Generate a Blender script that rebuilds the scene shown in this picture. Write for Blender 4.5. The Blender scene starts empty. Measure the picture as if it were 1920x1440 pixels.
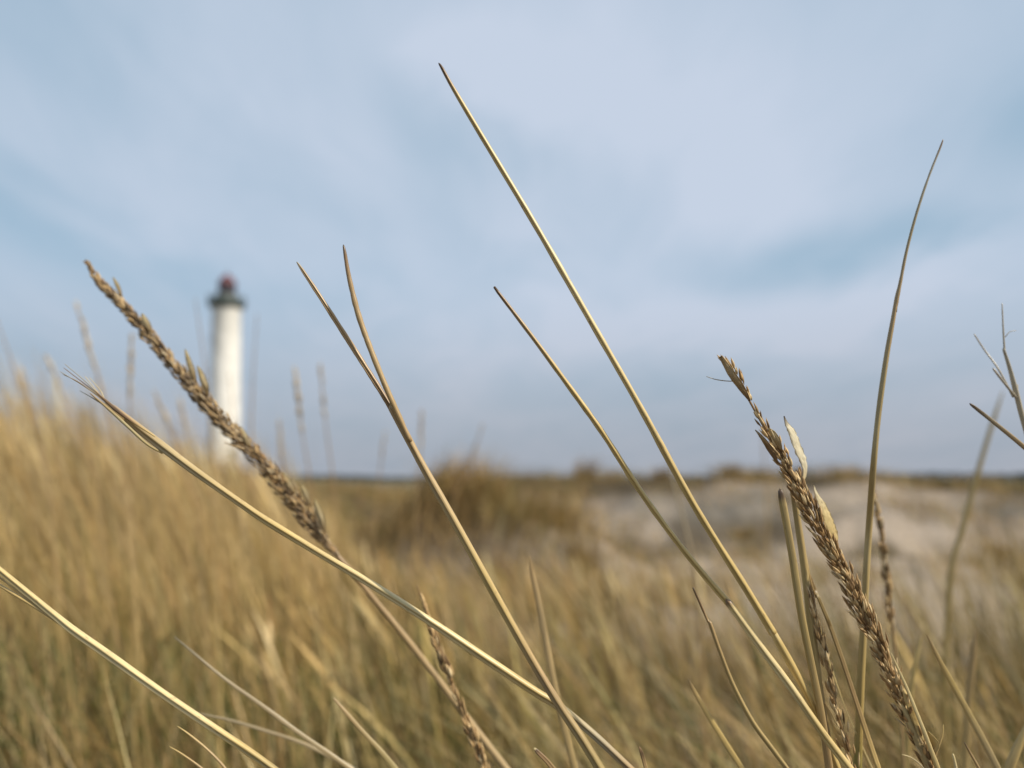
import bpy, math, random
import numpy as np
from mathutils import Vector, Matrix

S = bpy.context.scene
COL = S.collection
RS = np.random.RandomState(11)
rnd = random.Random(5)
R = math.radians

# ------------------------------------------------------------------ camera
EYE = 0.62                       # eye height above the sand at the photographer's feet (m)
FPX = 1450.0                     # focal length in pixels of the 1920 px wide photograph
PITCH = R(3.0)
SHIFT = 104.0 / 1920.0
cd = bpy.data.cameras.new('camera')
cam = bpy.data.objects.new('camera', cd); COL.objects.link(cam)
cam.location = (0, 0, EYE)
cam.rotation_euler = (R(90) + PITCH, 0, 0)
cd.sensor_width = 36.0
cd.lens = 36.0 * FPX / 1920.0
cd.shift_y = SHIFT
cd.clip_start = 0.01; cd.clip_end = 9000
cd.dof.use_dof = True
cd.dof.focus_distance = 0.30
cd.dof.aperture_fstop = cd.lens / 5.0
S.camera = cam

# ------------------------------------------------------------------ sun, sky, exposure
SUN_EL, SUN_AZ = R(44), R(118)    # azimuth clockwise from the viewing direction
sv = Vector((math.sin(SUN_AZ) * math.cos(SUN_EL), math.cos(SUN_AZ) * math.cos(SUN_EL), math.sin(SUN_EL)))
ld = bpy.data.lights.new('sun', 'SUN'); ld.energy = 5.0; ld.angle = R(1.0); ld.color = (1.0, 0.91, 0.76)
sun = bpy.data.objects.new('sun', ld); COL.objects.link(sun)
sun.rotation_euler = sv.to_track_quat('Z', 'Y').to_euler()
S.view_settings.view_transform = 'Standard'; S.view_settings.look = 'None'
S.view_settings.exposure = 0.0; S.view_settings.gamma = 1.0
S.cycles.use_denoising = True
S.cycles.max_bounces = 6; S.cycles.diffuse_bounces = 3; S.cycles.glossy_bounces = 2
S.cycles.transmission_bounces = 4; S.cycles.transparent_max_bounces = 4

W = bpy.data.worlds.new('World'); S.world = W; W.use_nodes = True
def build_sky():
    nt = W.node_tree; N = nt.nodes; L = nt.links; N.clear()
    def M(op, a, b=None, c=None, clamp=False):
        n = N.new('ShaderNodeMath'); n.operation = op; n.use_clamp = clamp
        for i, v in enumerate((a, b, c)):
            if v is None: continue
            if isinstance(v, (int, float)): n.inputs[i].default_value = v
            else: L.new(v, n.inputs[i])
        return n.outputs[0]
    def mix(f, a, b):
        n = N.new('ShaderNodeMix'); n.data_type = 'RGBA'
        for i, v in ((0, f), (6, a), (7, b)):
            if isinstance(v, (int, float)): n.inputs[i].default_value = v
            elif isinstance(v, tuple): n.inputs[i].default_value = (*v, 1)
            else: L.new(v, n.inputs[i])
        return n.outputs[2]
    out = N.new('ShaderNodeOutputWorld'); bg = N.new('ShaderNodeBackground')
    bg.inputs['Strength'].default_value = 0.1
    L.new(bg.outputs[0], out.inputs[0])
    sky = N.new('ShaderNodeTexSky'); sky.sky_type = 'NISHITA'; sky.sun_disc = False
    sky.sun_elevation = SUN_EL; sky.sun_rotation = SUN_AZ
    sky.air_density = 1.0; sky.dust_density = 1.0; sky.ozone_density = 1.5
    tc = N.new('ShaderNodeTexCoord')
    sp = N.new('ShaderNodeSeparateXYZ'); L.new(tc.outputs['Generated'], sp.inputs[0])
    x, y, z = sp.outputs
    # cloud deck: direction projected on a high plane
    zz = M('ADD', M('MAXIMUM', z, 0.0), 0.16)
    cb = N.new('ShaderNodeCombineXYZ')
    L.new(M('DIVIDE', x, zz), cb.inputs[0]); L.new(M('DIVIDE', y, zz), cb.inputs[1])
    def noise(vec, scale, detail, rough, off=(0, 0, 0), stretch=(1, 1, 1), rot=0, dist=0.0):
        mp = N.new('ShaderNodeMapping'); mp.inputs['Location'].default_value = off
        mp.inputs['Scale'].default_value = stretch; mp.inputs['Rotation'].default_value = (0, 0, rot)
        L.new(vec, mp.inputs[0])
        n = N.new('ShaderNodeTexNoise'); n.inputs['Scale'].default_value = scale
        n.inputs['Detail'].default_value = detail; n.inputs['Roughness'].default_value = rough
        n.inputs['Distortion'].default_value = dist
        L.new(mp.outputs[0], n.inputs['Vector']); return n.outputs[0]
    n1 = noise(cb.outputs[0], 0.9, 5, 0.5, (3.1, 1.7, 0), (1.0, 0.62, 1), 0.5, 0.35)
    n2 = noise(cb.outputs[0], 2.3, 6, 0.55, (7.7, 2.2, 0), (1.0, 0.55, 1), 0.6, 0.5)
    n3 = noise(cb.outputs[0], 5.5, 5, 0.6, (1.3, 9.2, 0), (1.0, 0.35, 1), 0.75, 0.8)
    az = M('ARCTAN2', x, y); el = M('ARCSINE', z)
    az = M('ADD', az, M('MULTIPLY', M('SUBTRACT', n2, 0.5), 0.34))
    el = M('ADD', el, M('MULTIPLY', M('SUBTRACT', n1, 0.5), 0.22))
    # broad banks of thin cloud (+) and clearer lanes (-): azimuth, elevation, half widths, slant, weight
    banks = [(0.22, 0.42, 0.30, 0.17, -0.25, 0.55), (-0.27, 0.42, 0.22, 0.10, -0.45, 0.28), (0.22, 0.17, 0.24, 0.05, -0.02, 0.55),
             (0.44, 0.19, 0.13, 0.03, 0.40, 0.45), (0.05, 0.285, 0.18, 0.05, -0.5, 0.22),
             (-0.38, 0.30, 0.22, 0.07, -0.12, 0.22), (-0.08, 0.225, 0.14, 0.05, -0.2, 0.25),
             (-0.06, 0.42, 0.07, 0.16, 0.0, -0.42), (0.38, 0.255, 0.14, 0.035, 0.1, -0.72), (-0.56, 0.285, 0.13, 0.05, -0.3, -0.45),
             (-0.62, 0.50, 0.16, 0.07, 0.0, -0.25), (0.60, 0.38, 0.12, 0.06, 0.1, -0.60), (-0.35, 0.25, 0.25, 0.03, -0.15, -0.25),
             (0.0, 0.52, 0.08, 0.05, -0.5, 0.35)]
    acc = None
    for a, e, sa, se, sl, w in banks:
        da = M('SUBTRACT', az, a); de = M('SUBTRACT', M('SUBTRACT', el, e), M('MULTIPLY', da, sl))
        q = M('ADD', M('POWER', M('ABSOLUTE', M('DIVIDE', da, sa)), 2.0), M('POWER', M('ABSOLUTE', M('DIVIDE', de, se)), 2.0))
        g = M('MULTIPLY', M('POWER', 2.718, M('MULTIPLY', q, -1.0)), w)
        acc = g if acc is None else M('ADD', acc, g)
    fine = M('ADD', M('MULTIPLY', M('SUBTRACT', n2, 0.5), 0.75), M('MULTIPLY', M('SUBTRACT', n1, 0.5), 0.55))
    fine = M('ADD', fine, M('MULTIPLY', M('SUBTRACT', n3, 0.5), 0.42))
    dens = M('ADD', M('ADD', M('MULTIPLY', acc, 1.0), fine), 0.50, clamp=True)
    ss = N.new('ShaderNodeMapRange'); ss.interpolation_type = 'LINEAR'
    L.new(dens, ss.inputs[0]); dens = ss.outputs[0]
    k = 10.0
    veil = mix(0.78, sky.outputs[0], (0.40 * k, 0.555 * k, 0.69 * k))        # clear air behind thin high cloud
    # cloud colour goes from blue-grey low over the land to whiter overhead
    hi = N.new('ShaderNodeMapRange'); hi.interpolation_type = 'SMOOTHSTEP'
    L.new(z, hi.inputs[0]); hi.inputs[1].default_value = -0.03; hi.inputs[2].default_value = 0.27
    clear = mix(hi.outputs[0], (0.285 * k, 0.345 * k, 0.42 * k), veil)
    cloud = mix(hi.outputs[0], (0.455 * k, 0.465 * k, 0.515 * k), (0.565 * k, 0.645 * k, 0.775 * k))
    L.new(mix(dens, clear, cloud), bg.inputs['Color'])
build_sky()

# ------------------------------------------------------------------ helpers
def tag(o, label=None, cat=None, group=None, kind=None):
    if label: o['label'] = label
    if cat: o['category'] = cat
    if group: o['group'] = group
    if kind: o['kind'] = kind
    return o
def empty(name, loc):
    o = bpy.data.objects.new(name, None); o.location = loc; o.empty_display_size = 0.05
    COL.objects.link(o); return o
def mesh_obj(name, V, F, mat, parent=None, origin=None, col=None, uv=None, smooth=True):
    """V (n,3) world coordinates; children keep the coordinates relative to the thing's base."""
    V = np.asarray(V, dtype=np.float64)
    if origin is None: origin = tuple(parent.location) if parent else (0, 0, 0)
    me = bpy.data.meshes.new(name)
    Fa = F if isinstance(F, list) else F.tolist()
    me.from_pydata((V - np.array(origin)).tolist(), [], Fa)
    if smooth: me.polygons.foreach_set('use_smooth', [True] * len(me.polygons))
    if col is not None:
        a = me.color_attributes.new('tint', 'FLOAT_COLOR', 'POINT')
        c = np.ones((len(V), 4), dtype=np.float32); c[:, :3] = col
        a.data.foreach_set('color', c.ravel())
    if uv is not None:
        a = me.attributes.new('grain', 'FLOAT_VECTOR', 'POINT')
        a.data.foreach_set('vector', np.asarray(uv, dtype=np.float32).ravel())
    me.materials.append(mat); me.update()
    o = bpy.data.objects.new(name, me); COL.objects.link(o)
    if parent: o.parent = parent
    else: o.location = origin
    return o

ca, sa_ = math.cos(PITCH), math.sin(PITCH)
def at(u, v, d):
    """the point at distance d (along the view axis) seen at pixel u, v of the photograph"""
    X = (u - 960.0) / FPX * d
    Y = -(v - (720.0 + SHIFT * 1920.0)) / FPX * d
    return np.array([X, d * ca - Y * sa_, EYE + Y * ca + d * sa_])

def sstep(a, b, x):
    t = np.clip((x - a) / (b - a), 0, 1); return t * t * (3 - 2 * t)
_perm = np.random.RandomState(3).rand(256, 256)
def vnoise(x, y):
    xi = np.floor(x).astype(int); yi = np.floor(y).astype(int); fx = x - xi; fy = y - yi
    fx = fx * fx * (3 - 2 * fx); fy = fy * fy * (3 - 2 * fy)
    g = lambda i, j: _perm[i & 255, j & 255]
    return (g(xi, yi) * (1 - fx) + g(xi + 1, yi) * fx) * (1 - fy) + (g(xi, yi + 1) * (1 - fx) + g(xi + 1, yi + 1) * fx) * fy
def fbm(x, y, o=4):
    s = 0; a = 0.5
    for i in range(o):
        s = s + a * vnoise(x * 2 ** i + 17.3 * i, y * 2 ** i + 5.1 * i); a *= 0.5
    return s
LH = (-55.9, 150.0)             # lighthouse
def height(x, y):
    x = np.asarray(x, dtype=float); y = np.asarray(y, dtype=float)
    h = -0.32 * sstep(2.2, 6.5, y)
    bank = 0.62 * sstep(0.1, 2.9, -x - 0.02 * y) * sstep(0.7, 3.4, y) * (1 - 0.5 * sstep(5.0, 9.0, y))
    A = 0.36 + 0.57 * sstep(-1.6, 0.8, x) - 0.20 * sstep(5.6, 7.6, x)
    crest = 14.0 + 0.9 * np.sin(x * 0.55 + 1.0) + 0.5 * np.sin(x * 1.3)
    dune = A * sstep(crest - 6.5, crest, y) * (1 - 0.8 * sstep(crest + 2, crest + 14, y))
    hum = (0.45 + 0.85 * fbm(x * 1.9 + 2, y * 1.9 + 6)) * 1.08 * np.exp(-((x + 0.40) / 0.75) ** 2 - ((y - 7.3) / 0.8) ** 2) + 0.40 * np.exp(-((x - 0.70) / 0.5) ** 2 - ((y - 7.6) / 0.7) ** 2)
    rough = (fbm(x * 0.9 + 40, y * 0.9 + 40) - 0.47)
    h = h + bank + dune + hum + rough * (0.10 + 0.30 * sstep(6.0, 9, y) * (1 - sstep(10.5, 13, y)) + 0.12 * sstep(9, 13, y)) * (1 - 0.8 * sstep(40, 80, y))
    h = h + 0.26 * (fbm(x * 2.3 + 70, y * 1.6 + 20) - 0.47) * sstep(6.5, 8.5, y) * (1 - sstep(13, 16, y))
    far = sstep(30, 70, np.hypot(x, y))
    h = h - 0.35 * far
    h = h + 3.75 * np.exp(-((x - LH[0]) ** 2 + (y - LH[1]) ** 2) / (2 * 7.5 ** 2)) + 0.25 * far * (fbm(x * 0.03 + 9, y * 0.03 + 3) - 0.47)
    return h
def hz(x, y): return float(height(np.array([x]), np.array([y]))[0])

# ------------------------------------------------------------------ materials
def new_mat(name):
    m = bpy.data.materials.new(name); m.use_nodes = True
    nt = m.node_tree; return m, nt, nt.nodes, nt.links, nt.nodes['Principled BSDF']
def straw_mat(name, rough=0.42, spec=0.5, streak=0.45, fibre=900.0, trans=0.0):
    m, nt, N, L, B = new_mat(name)
    a = N.new('ShaderNodeAttribute'); a.attribute_name = 'tint'
    g = N.new('ShaderNodeAttribute'); g.attribute_name = 'grain'
    mp = N.new('ShaderNodeMapping'); mp.inputs['Scale'].default_value = (6, 9, 6); L.new(g.outputs['Vector'], mp.inputs[0])
    n = N.new('ShaderNodeTexNoise'); n.inputs['Scale'].default_value = 1.0; n.inputs['Detail'].default_value = 4; n.inputs['Roughness'].default_value = 0.65
    L.new(mp.outputs[0], n.inputs['Vector'])
    mp2 = N.new('ShaderNodeMapping'); mp2.inputs['Scale'].default_value = (2.2, 70, 2.2); L.new(g.outputs['Vector'], mp2.inputs[0])
    n2 = N.new('ShaderNodeTexNoise'); n2.inputs['Scale'].default_value = 1.0; n2.inputs['Detail'].default_value = 5; n2.inputs['Roughness'].default_value = 0.7
    L.new(mp2.outputs[0], n2.inputs['Vector'])
    mr = N.new('ShaderNodeMapRange'); mr.inputs[1].default_value = 0.3; mr.inputs[2].default_value = 0.72
    mr.inputs[3].default_value = 1 - streak; mr.inputs[4].default_value = 1 + streak * 0.55
    ad = N.new('ShaderNodeMath'); ad.operation = 'ADD'; L.new(n.outputs[0], ad.inputs[0]); L.new(n2.outputs[0], ad.inputs[1])
    hf = N.new('ShaderNodeMath'); hf.operation = 'MULTIPLY'; hf.inputs[1].default_value = 0.5; L.new(ad.outputs[0], hf.inputs[0])
    L.new(hf.outputs[0], mr.inputs[0])
    vm = N.new('ShaderNodeVectorMath'); vm.operation = 'SCALE'; L.new(a.outputs['Color'], vm.inputs[0]); L.new(mr.outputs[0], vm.inputs['Scale'])
    sp = N.new('ShaderNodeTexNoise'); sp.inputs['Scale'].default_value = 1.0; sp.inputs['Detail'].default_value = 2
    mp3 = N.new('ShaderNodeMapping'); mp3.inputs['Scale'].default_value = (2.5, 240, 2.5); L.new(g.outputs['Vector'], mp3.inputs[0]); L.new(mp3.outputs[0], sp.inputs['Vector'])
    sr = N.new('ShaderNodeMapRange'); sr.inputs[1].default_value = 0.66; sr.inputs[2].default_value = 0.74; sr.inputs[3].default_value = 0.0; sr.inputs[4].default_value = 0.65; L.new(sp.outputs[0], sr.inputs[0])
    sm = N.new('ShaderNodeMix'); sm.data_type = 'RGBA'; L.new(sr.outputs[0], sm.inputs[0]); L.new(vm.outputs[0], sm.inputs[6]); sm.inputs[7].default_value = (0.16, 0.09, 0.04, 1)
    vm = sm
    L.new(sm.outputs[2], B.inputs['Base Color'])
    B.inputs['Roughness'].default_value = rough; B.inputs['Specular IOR Level'].default_value = spec
    bp = N.new('ShaderNodeBump'); bp.inputs['Strength'].default_value = 0.2; bp.inputs['Distance'].default_value = 0.0002
    L.new(n.outputs[0], bp.inputs['Height']); L.new(bp.outputs[0], B.inputs['Normal'])
    if trans:
        t = N.new('ShaderNodeBsdfTranslucent'); L.new(vm.outputs[2], t.inputs[0])
        mx = N.new('ShaderNodeMixShader'); mx.inputs[0].default_value = trans
        L.new(B.outputs[0], mx.inputs[1]); L.new(t.outputs[0], mx.inputs[2])
        L.new(mx.outputs[0], N['Material Output'].inputs[0])
    return m
STRAW = straw_mat('dry_straw', 0.38, 0.55, 0.48)
HUSK = straw_mat('papery_husk', 0.5, 0.4, 0.30, trans=0.22)
SEED = straw_mat('seed_scales', 0.55, 0.35, 0.45)
def grass_mat():
    m, nt, N, L, B = new_mat('marram_blades')
    a = N.new('ShaderNodeAttribute'); a.attribute_name = 'tint'
    L.new(a.outputs['Color'], B.inputs['Base Color'])
    B.inputs['Roughness'].default_value = 0.5; B.inputs['Specular IOR Level'].default_value = 0.35
    t = N.new('ShaderNodeBsdfTranslucent'); L.new(a.outputs['Color'], t.inputs[0])
    mx = N.new('ShaderNodeMixShader'); mx.inputs[0].default_value = 0.13
    L.new(B.outputs[0], mx.inputs[1]); L.new(t.outputs[0], mx.inputs[2]); L.new(mx.outputs[0], N['Material Output'].inputs[0])
    return m
GRASS = grass_mat()
def ground_mat():
    m, nt, N, L, B = new_mat('dune_sand')
    a = N.new('ShaderNodeAttribute'); a.attribute_name = 'tint'
    tc = N.new('ShaderNodeTexCoord')
    n = N.new('ShaderNodeTexNoise'); n.inputs['Scale'].default_value = 9; n.inputs['Detail'].default_value = 8; n.inputs['Roughness'].default_value = 0.65
    L.new(tc.outputs['Object'], n.inputs['Vector'])
    mr = N.new('ShaderNodeMapRange'); mr.inputs[1].default_value = 0.3; mr.inputs[2].default_value = 0.7; mr.inputs[3].default_value = 0.72; mr.inputs[4].default_value = 1.22
    L.new(n.outputs[0], mr.inputs[0])
    vm = N.new('ShaderNodeVectorMath'); vm.operation = 'SCALE'; L.new(a.outputs['Color'], vm.inputs[0]); L.new(mr.outputs[0], vm.inputs['Scale'])
    L.new(vm.outputs[0], B.inputs['Base Color']); B.inputs['Roughness'].default_value = 0.9; B.inputs['Specular IOR Level'].default_value = 0.15
    n2 = N.new('ShaderNodeTexNoise'); n2.inputs['Scale'].default_value = 26; n2.inputs['Detail'].default_value = 6
    L.new(tc.outputs['Object'], n2.inputs['Vector'])
    bp = N.new('ShaderNodeBump'); bp.inputs['Strength'].default_value = 0.8; bp.inputs['Distance'].default_value = 0.03
    L.new(n2.outputs[0], bp.inputs['Height']); L.new(bp.outputs[0], B.inputs['Normal'])
    return m
def plain(name, c, rough=0.6, metal=0.0, var=0.12, scale=0.8, bump=0.0):
    m, nt, N, L, B = new_mat(name)
    tc = N.new('ShaderNodeTexCoord')
    n = N.new('ShaderNodeTexNoise'); n.inputs['Scale'].default_value = scale; n.inputs['Detail'].default_value = 6
    L.new(tc.outputs['Object'], n.inputs['Vector'])
    mr = N.new('ShaderNodeMapRange'); mr.inputs[1].default_value = 0.3; mr.inputs[2].default_value = 0.7; mr.inputs[3].default_value = 1 - var; mr.inputs[4].default_value = 1 + var * 0.5
    L.new(n.outputs[0], mr.inputs[0])
    vm = N.new('ShaderNodeVectorMath'); vm.operation = 'SCALE'; vm.inputs[0].default_value = c; L.new(mr.outputs[0], vm.inputs['Scale'])
    L.new(vm.outputs[0], B.inputs['Base Color']); B.inputs['Roughness'].default_value = rough; B.inputs['Metallic'].default_value = metal
    return m

# ------------------------------------------------------------------ the ground: one sheet out to the horizon
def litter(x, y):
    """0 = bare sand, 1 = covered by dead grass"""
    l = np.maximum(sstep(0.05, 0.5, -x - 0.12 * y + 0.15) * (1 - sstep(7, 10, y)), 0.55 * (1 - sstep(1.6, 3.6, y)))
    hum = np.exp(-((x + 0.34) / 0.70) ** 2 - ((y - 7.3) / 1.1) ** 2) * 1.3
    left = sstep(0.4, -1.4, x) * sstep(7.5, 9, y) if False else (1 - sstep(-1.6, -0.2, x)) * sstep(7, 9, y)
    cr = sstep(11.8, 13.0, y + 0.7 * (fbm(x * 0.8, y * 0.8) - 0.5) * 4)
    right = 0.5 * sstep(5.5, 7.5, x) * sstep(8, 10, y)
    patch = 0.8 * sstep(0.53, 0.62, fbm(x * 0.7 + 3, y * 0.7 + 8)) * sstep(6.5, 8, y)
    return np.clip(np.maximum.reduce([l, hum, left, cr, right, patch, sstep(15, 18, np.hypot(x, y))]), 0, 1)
def build_ground():
    ang = np.concatenate([np.linspace(-48, 48, 300), np.linspace(50, 310, 100)])
    rad = np.concatenate([[0.05], np.geomspace(0.25, 30, 190), np.geomspace(32, 7000, 70)])
    a, r = np.meshgrid(np.radians(ang), rad)
    x = r * np.sin(a); y = r * np.cos(a); z = height(x, y)
    V = np.stack([x, y, z], -1).reshape(-1, 3)
    na = len(ang); nr = len(rad)
    i = np.arange(nr - 1)[:, None] * na; j = np.arange(na); jn = (j + 1) % na
    F = np.stack([i + j, i + na + j, i + na + jn, i + jn], -1).reshape(-1, 4)
    F = [list(map(int, f[::-1])) for f in F] + [list(range(na))]
    X, Y = V[:, 0], V[:, 1]
    lit = litter(X, Y)[:, None]
    sand = np.array([0.32, 0.262, 0.205]); dead = np.array([0.075, 0.055, 0.03]); patch_col = np.array([0.125, 0.115, 0.095]); heath = np.array([0.13, 0.105, 0.06])
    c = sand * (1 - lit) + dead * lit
    # soft-edged darker grey patches blended into the sand colour, broken up by noise
    grey_patch = np.zeros(len(X))
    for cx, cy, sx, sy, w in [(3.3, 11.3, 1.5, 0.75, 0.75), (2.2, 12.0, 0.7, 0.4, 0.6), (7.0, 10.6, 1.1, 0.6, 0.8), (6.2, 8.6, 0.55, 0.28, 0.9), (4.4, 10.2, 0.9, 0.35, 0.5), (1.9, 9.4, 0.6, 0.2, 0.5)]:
        grey_patch = np.maximum(grey_patch, w * np.exp(-((X - cx) / sx) ** 2 - ((Y - cy) / sy) ** 2))
    grey_patch = np.clip(grey_patch * (0.5 + 1.1 * fbm(X * 2.2, Y * 2.2)), 0, 0.85)[:, None]
    c = c * (1 - grey_patch) + patch_col * grey_patch
    f = sstep(17, 45, np.hypot(X, Y))[:, None]
    c = c * (1 - f) + heath * f
    g = sstep(200, 600, np.hypot(X, Y))[:, None]
    c = c * (1 - g) + np.array([0.07, 0.085, 0.07]) * g
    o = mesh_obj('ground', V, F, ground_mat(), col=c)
    tag(o, kind='structure')
build_ground()

# ------------------------------------------------------------------ far woodland along the horizon
def build_woodland():
    rs = np.random.RandomState(8); V = []; F = []
    n = 9000
    az = rs.uniform(-0.75, 0.75, n); d = rs.uniform(650, 900, n)
    top = 4.2 + 3.6 * (fbm(az * 14 + 5, az * 0 + 2) - 0.3)
    top = top * (0.75 + 0.5 * sstep(0.2, 0.55, az) + 0.35 * sstep(-0.15, -0.25, az))
    x = d * np.sin(az); y = d * np.cos(az); z = -0.9 + rs.rand(n) ** 0.8 * (top + 0.9)
    s = rs.uniform(0.8, 1.9, n)
    for i in range(n):
        b = len(V); t = rs.uniform(0, math.pi); q = rs.uniform(-0.5, 0.5)
        for dx, dz in ((-1, -0.7), (1, -0.6), (0.7, 0.5), (0, 1.0), (-0.8, 0.45)):
            V.append((x[i] + dx * s[i] * math.cos(t), y[i] + dx * s[i] * math.sin(t) + dz * q, z[i] + dz * s[i] * 0.7))
        F.append([b, b + 1, b + 2, b + 3, b + 4])
    o = mesh_obj('woodland', np.array(V), F, plain('far_trees', (0.024, 0.042, 0.040), 0.8, var=0.3, scale=0.02), smooth=False)
    tag(o, 'thin dark belt of far trees along the horizon', 'woodland', kind='stuff')
build_woodland()

# ------------------------------------------------------------------ lighthouse
def lathe(prof, cx, cy, n=48, a0=0.0, a1=2 * math.pi):
    full = abs(a1 - a0 - 2 * math.pi) < 1e-6
    m = n if full else n + 1
    V = []; F = []
    for r, z in prof:
        for k in range(m):
            a = a0 + (a1 - a0) * k / n
            V.append((cx + r * math.cos(a), cy + r * math.sin(a), z))
    for i in range(len(prof) - 1):
        for k in range(n):
            k2 = (k + 1) % m
            F.append([i * m + k, i * m + k2, (i + 1) * m + k2, (i + 1) * m + k])
    return V, F
def boxmb(V, F, c, ax, ay, az_):
    b = len(V); c = np.array(c); ax, ay, az_ = map(np.array, (ax, ay, az_))
    for sx, sy, sz in ((-1, -1, -1), (1, -1, -1), (1, 1, -1), (-1, 1, -1), (-1, -1, 1), (1, -1, 1), (1, 1, 1), (-1, 1, 1)):
        V.append(tuple(c + sx * ax + sy * ay + sz * az_))
    for f in ((3, 2, 1, 0), (4, 5, 6, 7), (0, 1, 5, 4), (1, 2, 6, 5), (2, 3, 7, 6), (3, 0, 4, 7)): F.append([b + i for i in f])
def build_lighthouse():
    cx, cy = LH; g = EYE + 2.9
    zg = EYE + (900 - 573) / FPX * 150             # underside of the gallery
    white = plain('whitewashed_masonry', (0.80, 0.78, 0.73), 0.7, var=0.16, scale=0.5)
    dark = plain('grey_green_iron', (0.075, 0.095, 0.088), 0.5, var=0.15)
    red = plain('red_painted_copper', (0.13, 0.036, 0.040), 0.45, var=0.15)
    pane = plain('dark_lantern_glass', (0.05, 0.055, 0.06), 0.1, var=0.1)
    stone = plain('grey_granite', (0.36, 0.34, 0.32), 0.8, var=0.15)
    root = empty('lighthouse', (cx, cy, g - 1.0))
    tag(root, 'tall white round lighthouse with dark gallery and red lantern roof beyond the grass', 'lighthouse')
    V, F = lathe([(3.12, g - 1.0), (3.08, g + 0.6), (2.96, g + 4), (2.82, g + 12), (2.72, g + 20), (2.64, zg - 0.9), (2.80, zg - 0.6), (2.80, zg - 0.02)], cx, cy)
    tower = mesh_obj('tower', V, F, white, root)
    V, F = lathe([(3.6, g - 1.0), (3.6, g + 0.5), (3.45, g + 0.75), (3.09, g + 0.75)], cx, cy)
    mesh_obj('plinth', V, F, stone, root, smooth=False)
    # windows up the tower, facing the camera and the sea
    for k, zz in enumerate((g + 5.0, g + 11.5, g + 18.0, g + 24.5)):
        r = 2.96 - (zz - g) * 0.0122 + 0.02
        a = -math.pi / 2 - 1.0
        n = np.array((math.cos(a), math.sin(a), 0)); t = np.array((-math.sin(a), math.cos(a), 0)); up = np.array((0, 0, 1.0))
        c = np.array((cx, cy, zz)) + n * r
        V, F = [], []; boxmb(V, F, c, t * 0.30, n * 0.10, up * 0.55)
        w = mesh_obj('window', V, F, pane, root, smooth=False)
        V, F = [], []; boxmb(V, F, c + up * -0.66, t * 0.42, n * 0.18, up * 0.10); mesh_obj('sill', V, F, stone, w, origin=tuple(root.location), smooth=False)
    a = -math.pi / 2 + 0.9; n = np.array((math.cos(a), math.sin(a), 0)); t = np.array((-math.sin(a), math.cos(a), 0))
    V, F = [], []; boxmb(V, F, np.array((cx, cy, g + 1.9)) + n * 3.08, t * 0.55, n * 0.12, (0, 0, 1.15)); mesh_obj('door', V, F, dark, root, smooth=False)
    # corbelled gallery
    V, F = lathe([(2.81, zg - 0.5), (3.25, zg - 0.1), (3.55, zg + 0.45), (3.6, zg + 0.5), (3.6, zg + 0.85), (1.5, zg + 0.85)], cx, cy)
    mesh_obj('gallery', V, F, dark, root)
    V, F = [], []
    for k in range(28):
        a = 2 * math.pi * k / 28; p = np.array((cx + 3.48 * math.cos(a), cy + 3.48 * math.sin(a), zg + 1.4))
        boxmb(V, F, p, (0.045, 0, 0), (0, 0.045, 0), (0, 0, 0.56))
    for zz in (zg + 1.2, zg + 1.55, zg + 1.97):
        v, f = lathe([(3.44, zz - 0.035), (3.52, zz - 0.035), (3.52, zz + 0.035), (3.44, zz + 0.035), (3.44, zz - 0.035)], cx, cy)
        b = len(V); V += v; F += [[b + i for i in q] for q in f]
    mesh_obj('railing', V, F, dark, root, smooth=False)
    V, F = lathe([(2.55, zg + 0.86), (2.5, zg + 1.5), (2.1, zg + 2.25), (1.7, zg + 2.4), (1.62, zg + 2.45)], cx, cy)
    mesh_obj('service_room', V, F, dark, root)
    V, F = lathe([(1.55, zg + 2.44), (1.55, zg + 4.35)], cx, cy, 12)
    lan = mesh_obj('lantern_room', V, F, pane, root, smooth=False)
    V, F = [], []
    for k in range(12):
        a = 2 * math.pi * k / 12; boxmb(V, F, (cx + 1.57 * math.cos(a), cy + 1.57 * math.sin(a), zg + 3.4), (0.06, 0, 0), (0, 0.06, 0), (0, 0, 0.96))
    mesh_obj('glazing_bar', V, F, red, lan, origin=tuple(root.location), smooth=False)
    zr = zg + 4.3
    V, F = lathe([(1.50, zr + 0.02), (1.80, zr), (1.82, zr + 0.25), (1.62, zr + 0.5), (1.5, zr + 0.9), (1.2, zr + 1.4), (0.75, zr + 1.8), (0.28, zr + 2.02), (0.26, zr + 2.3), (0.0, zr + 2.35)], cx, cy)
    roof = mesh_obj('lantern_roof', V, F, red, root)
    V, F = lathe([(0.05, zr + 2.3), (0.05, zr + 2.5), (0.17, zr + 2.62), (0.05, zr + 2.75), (0.03, zr + 3.6), (0.0, zr + 3.6)], cx, cy, 12)
    mesh_obj('finial', V, F, dark, roof, origin=tuple(root.location))
build_lighthouse()

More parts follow.
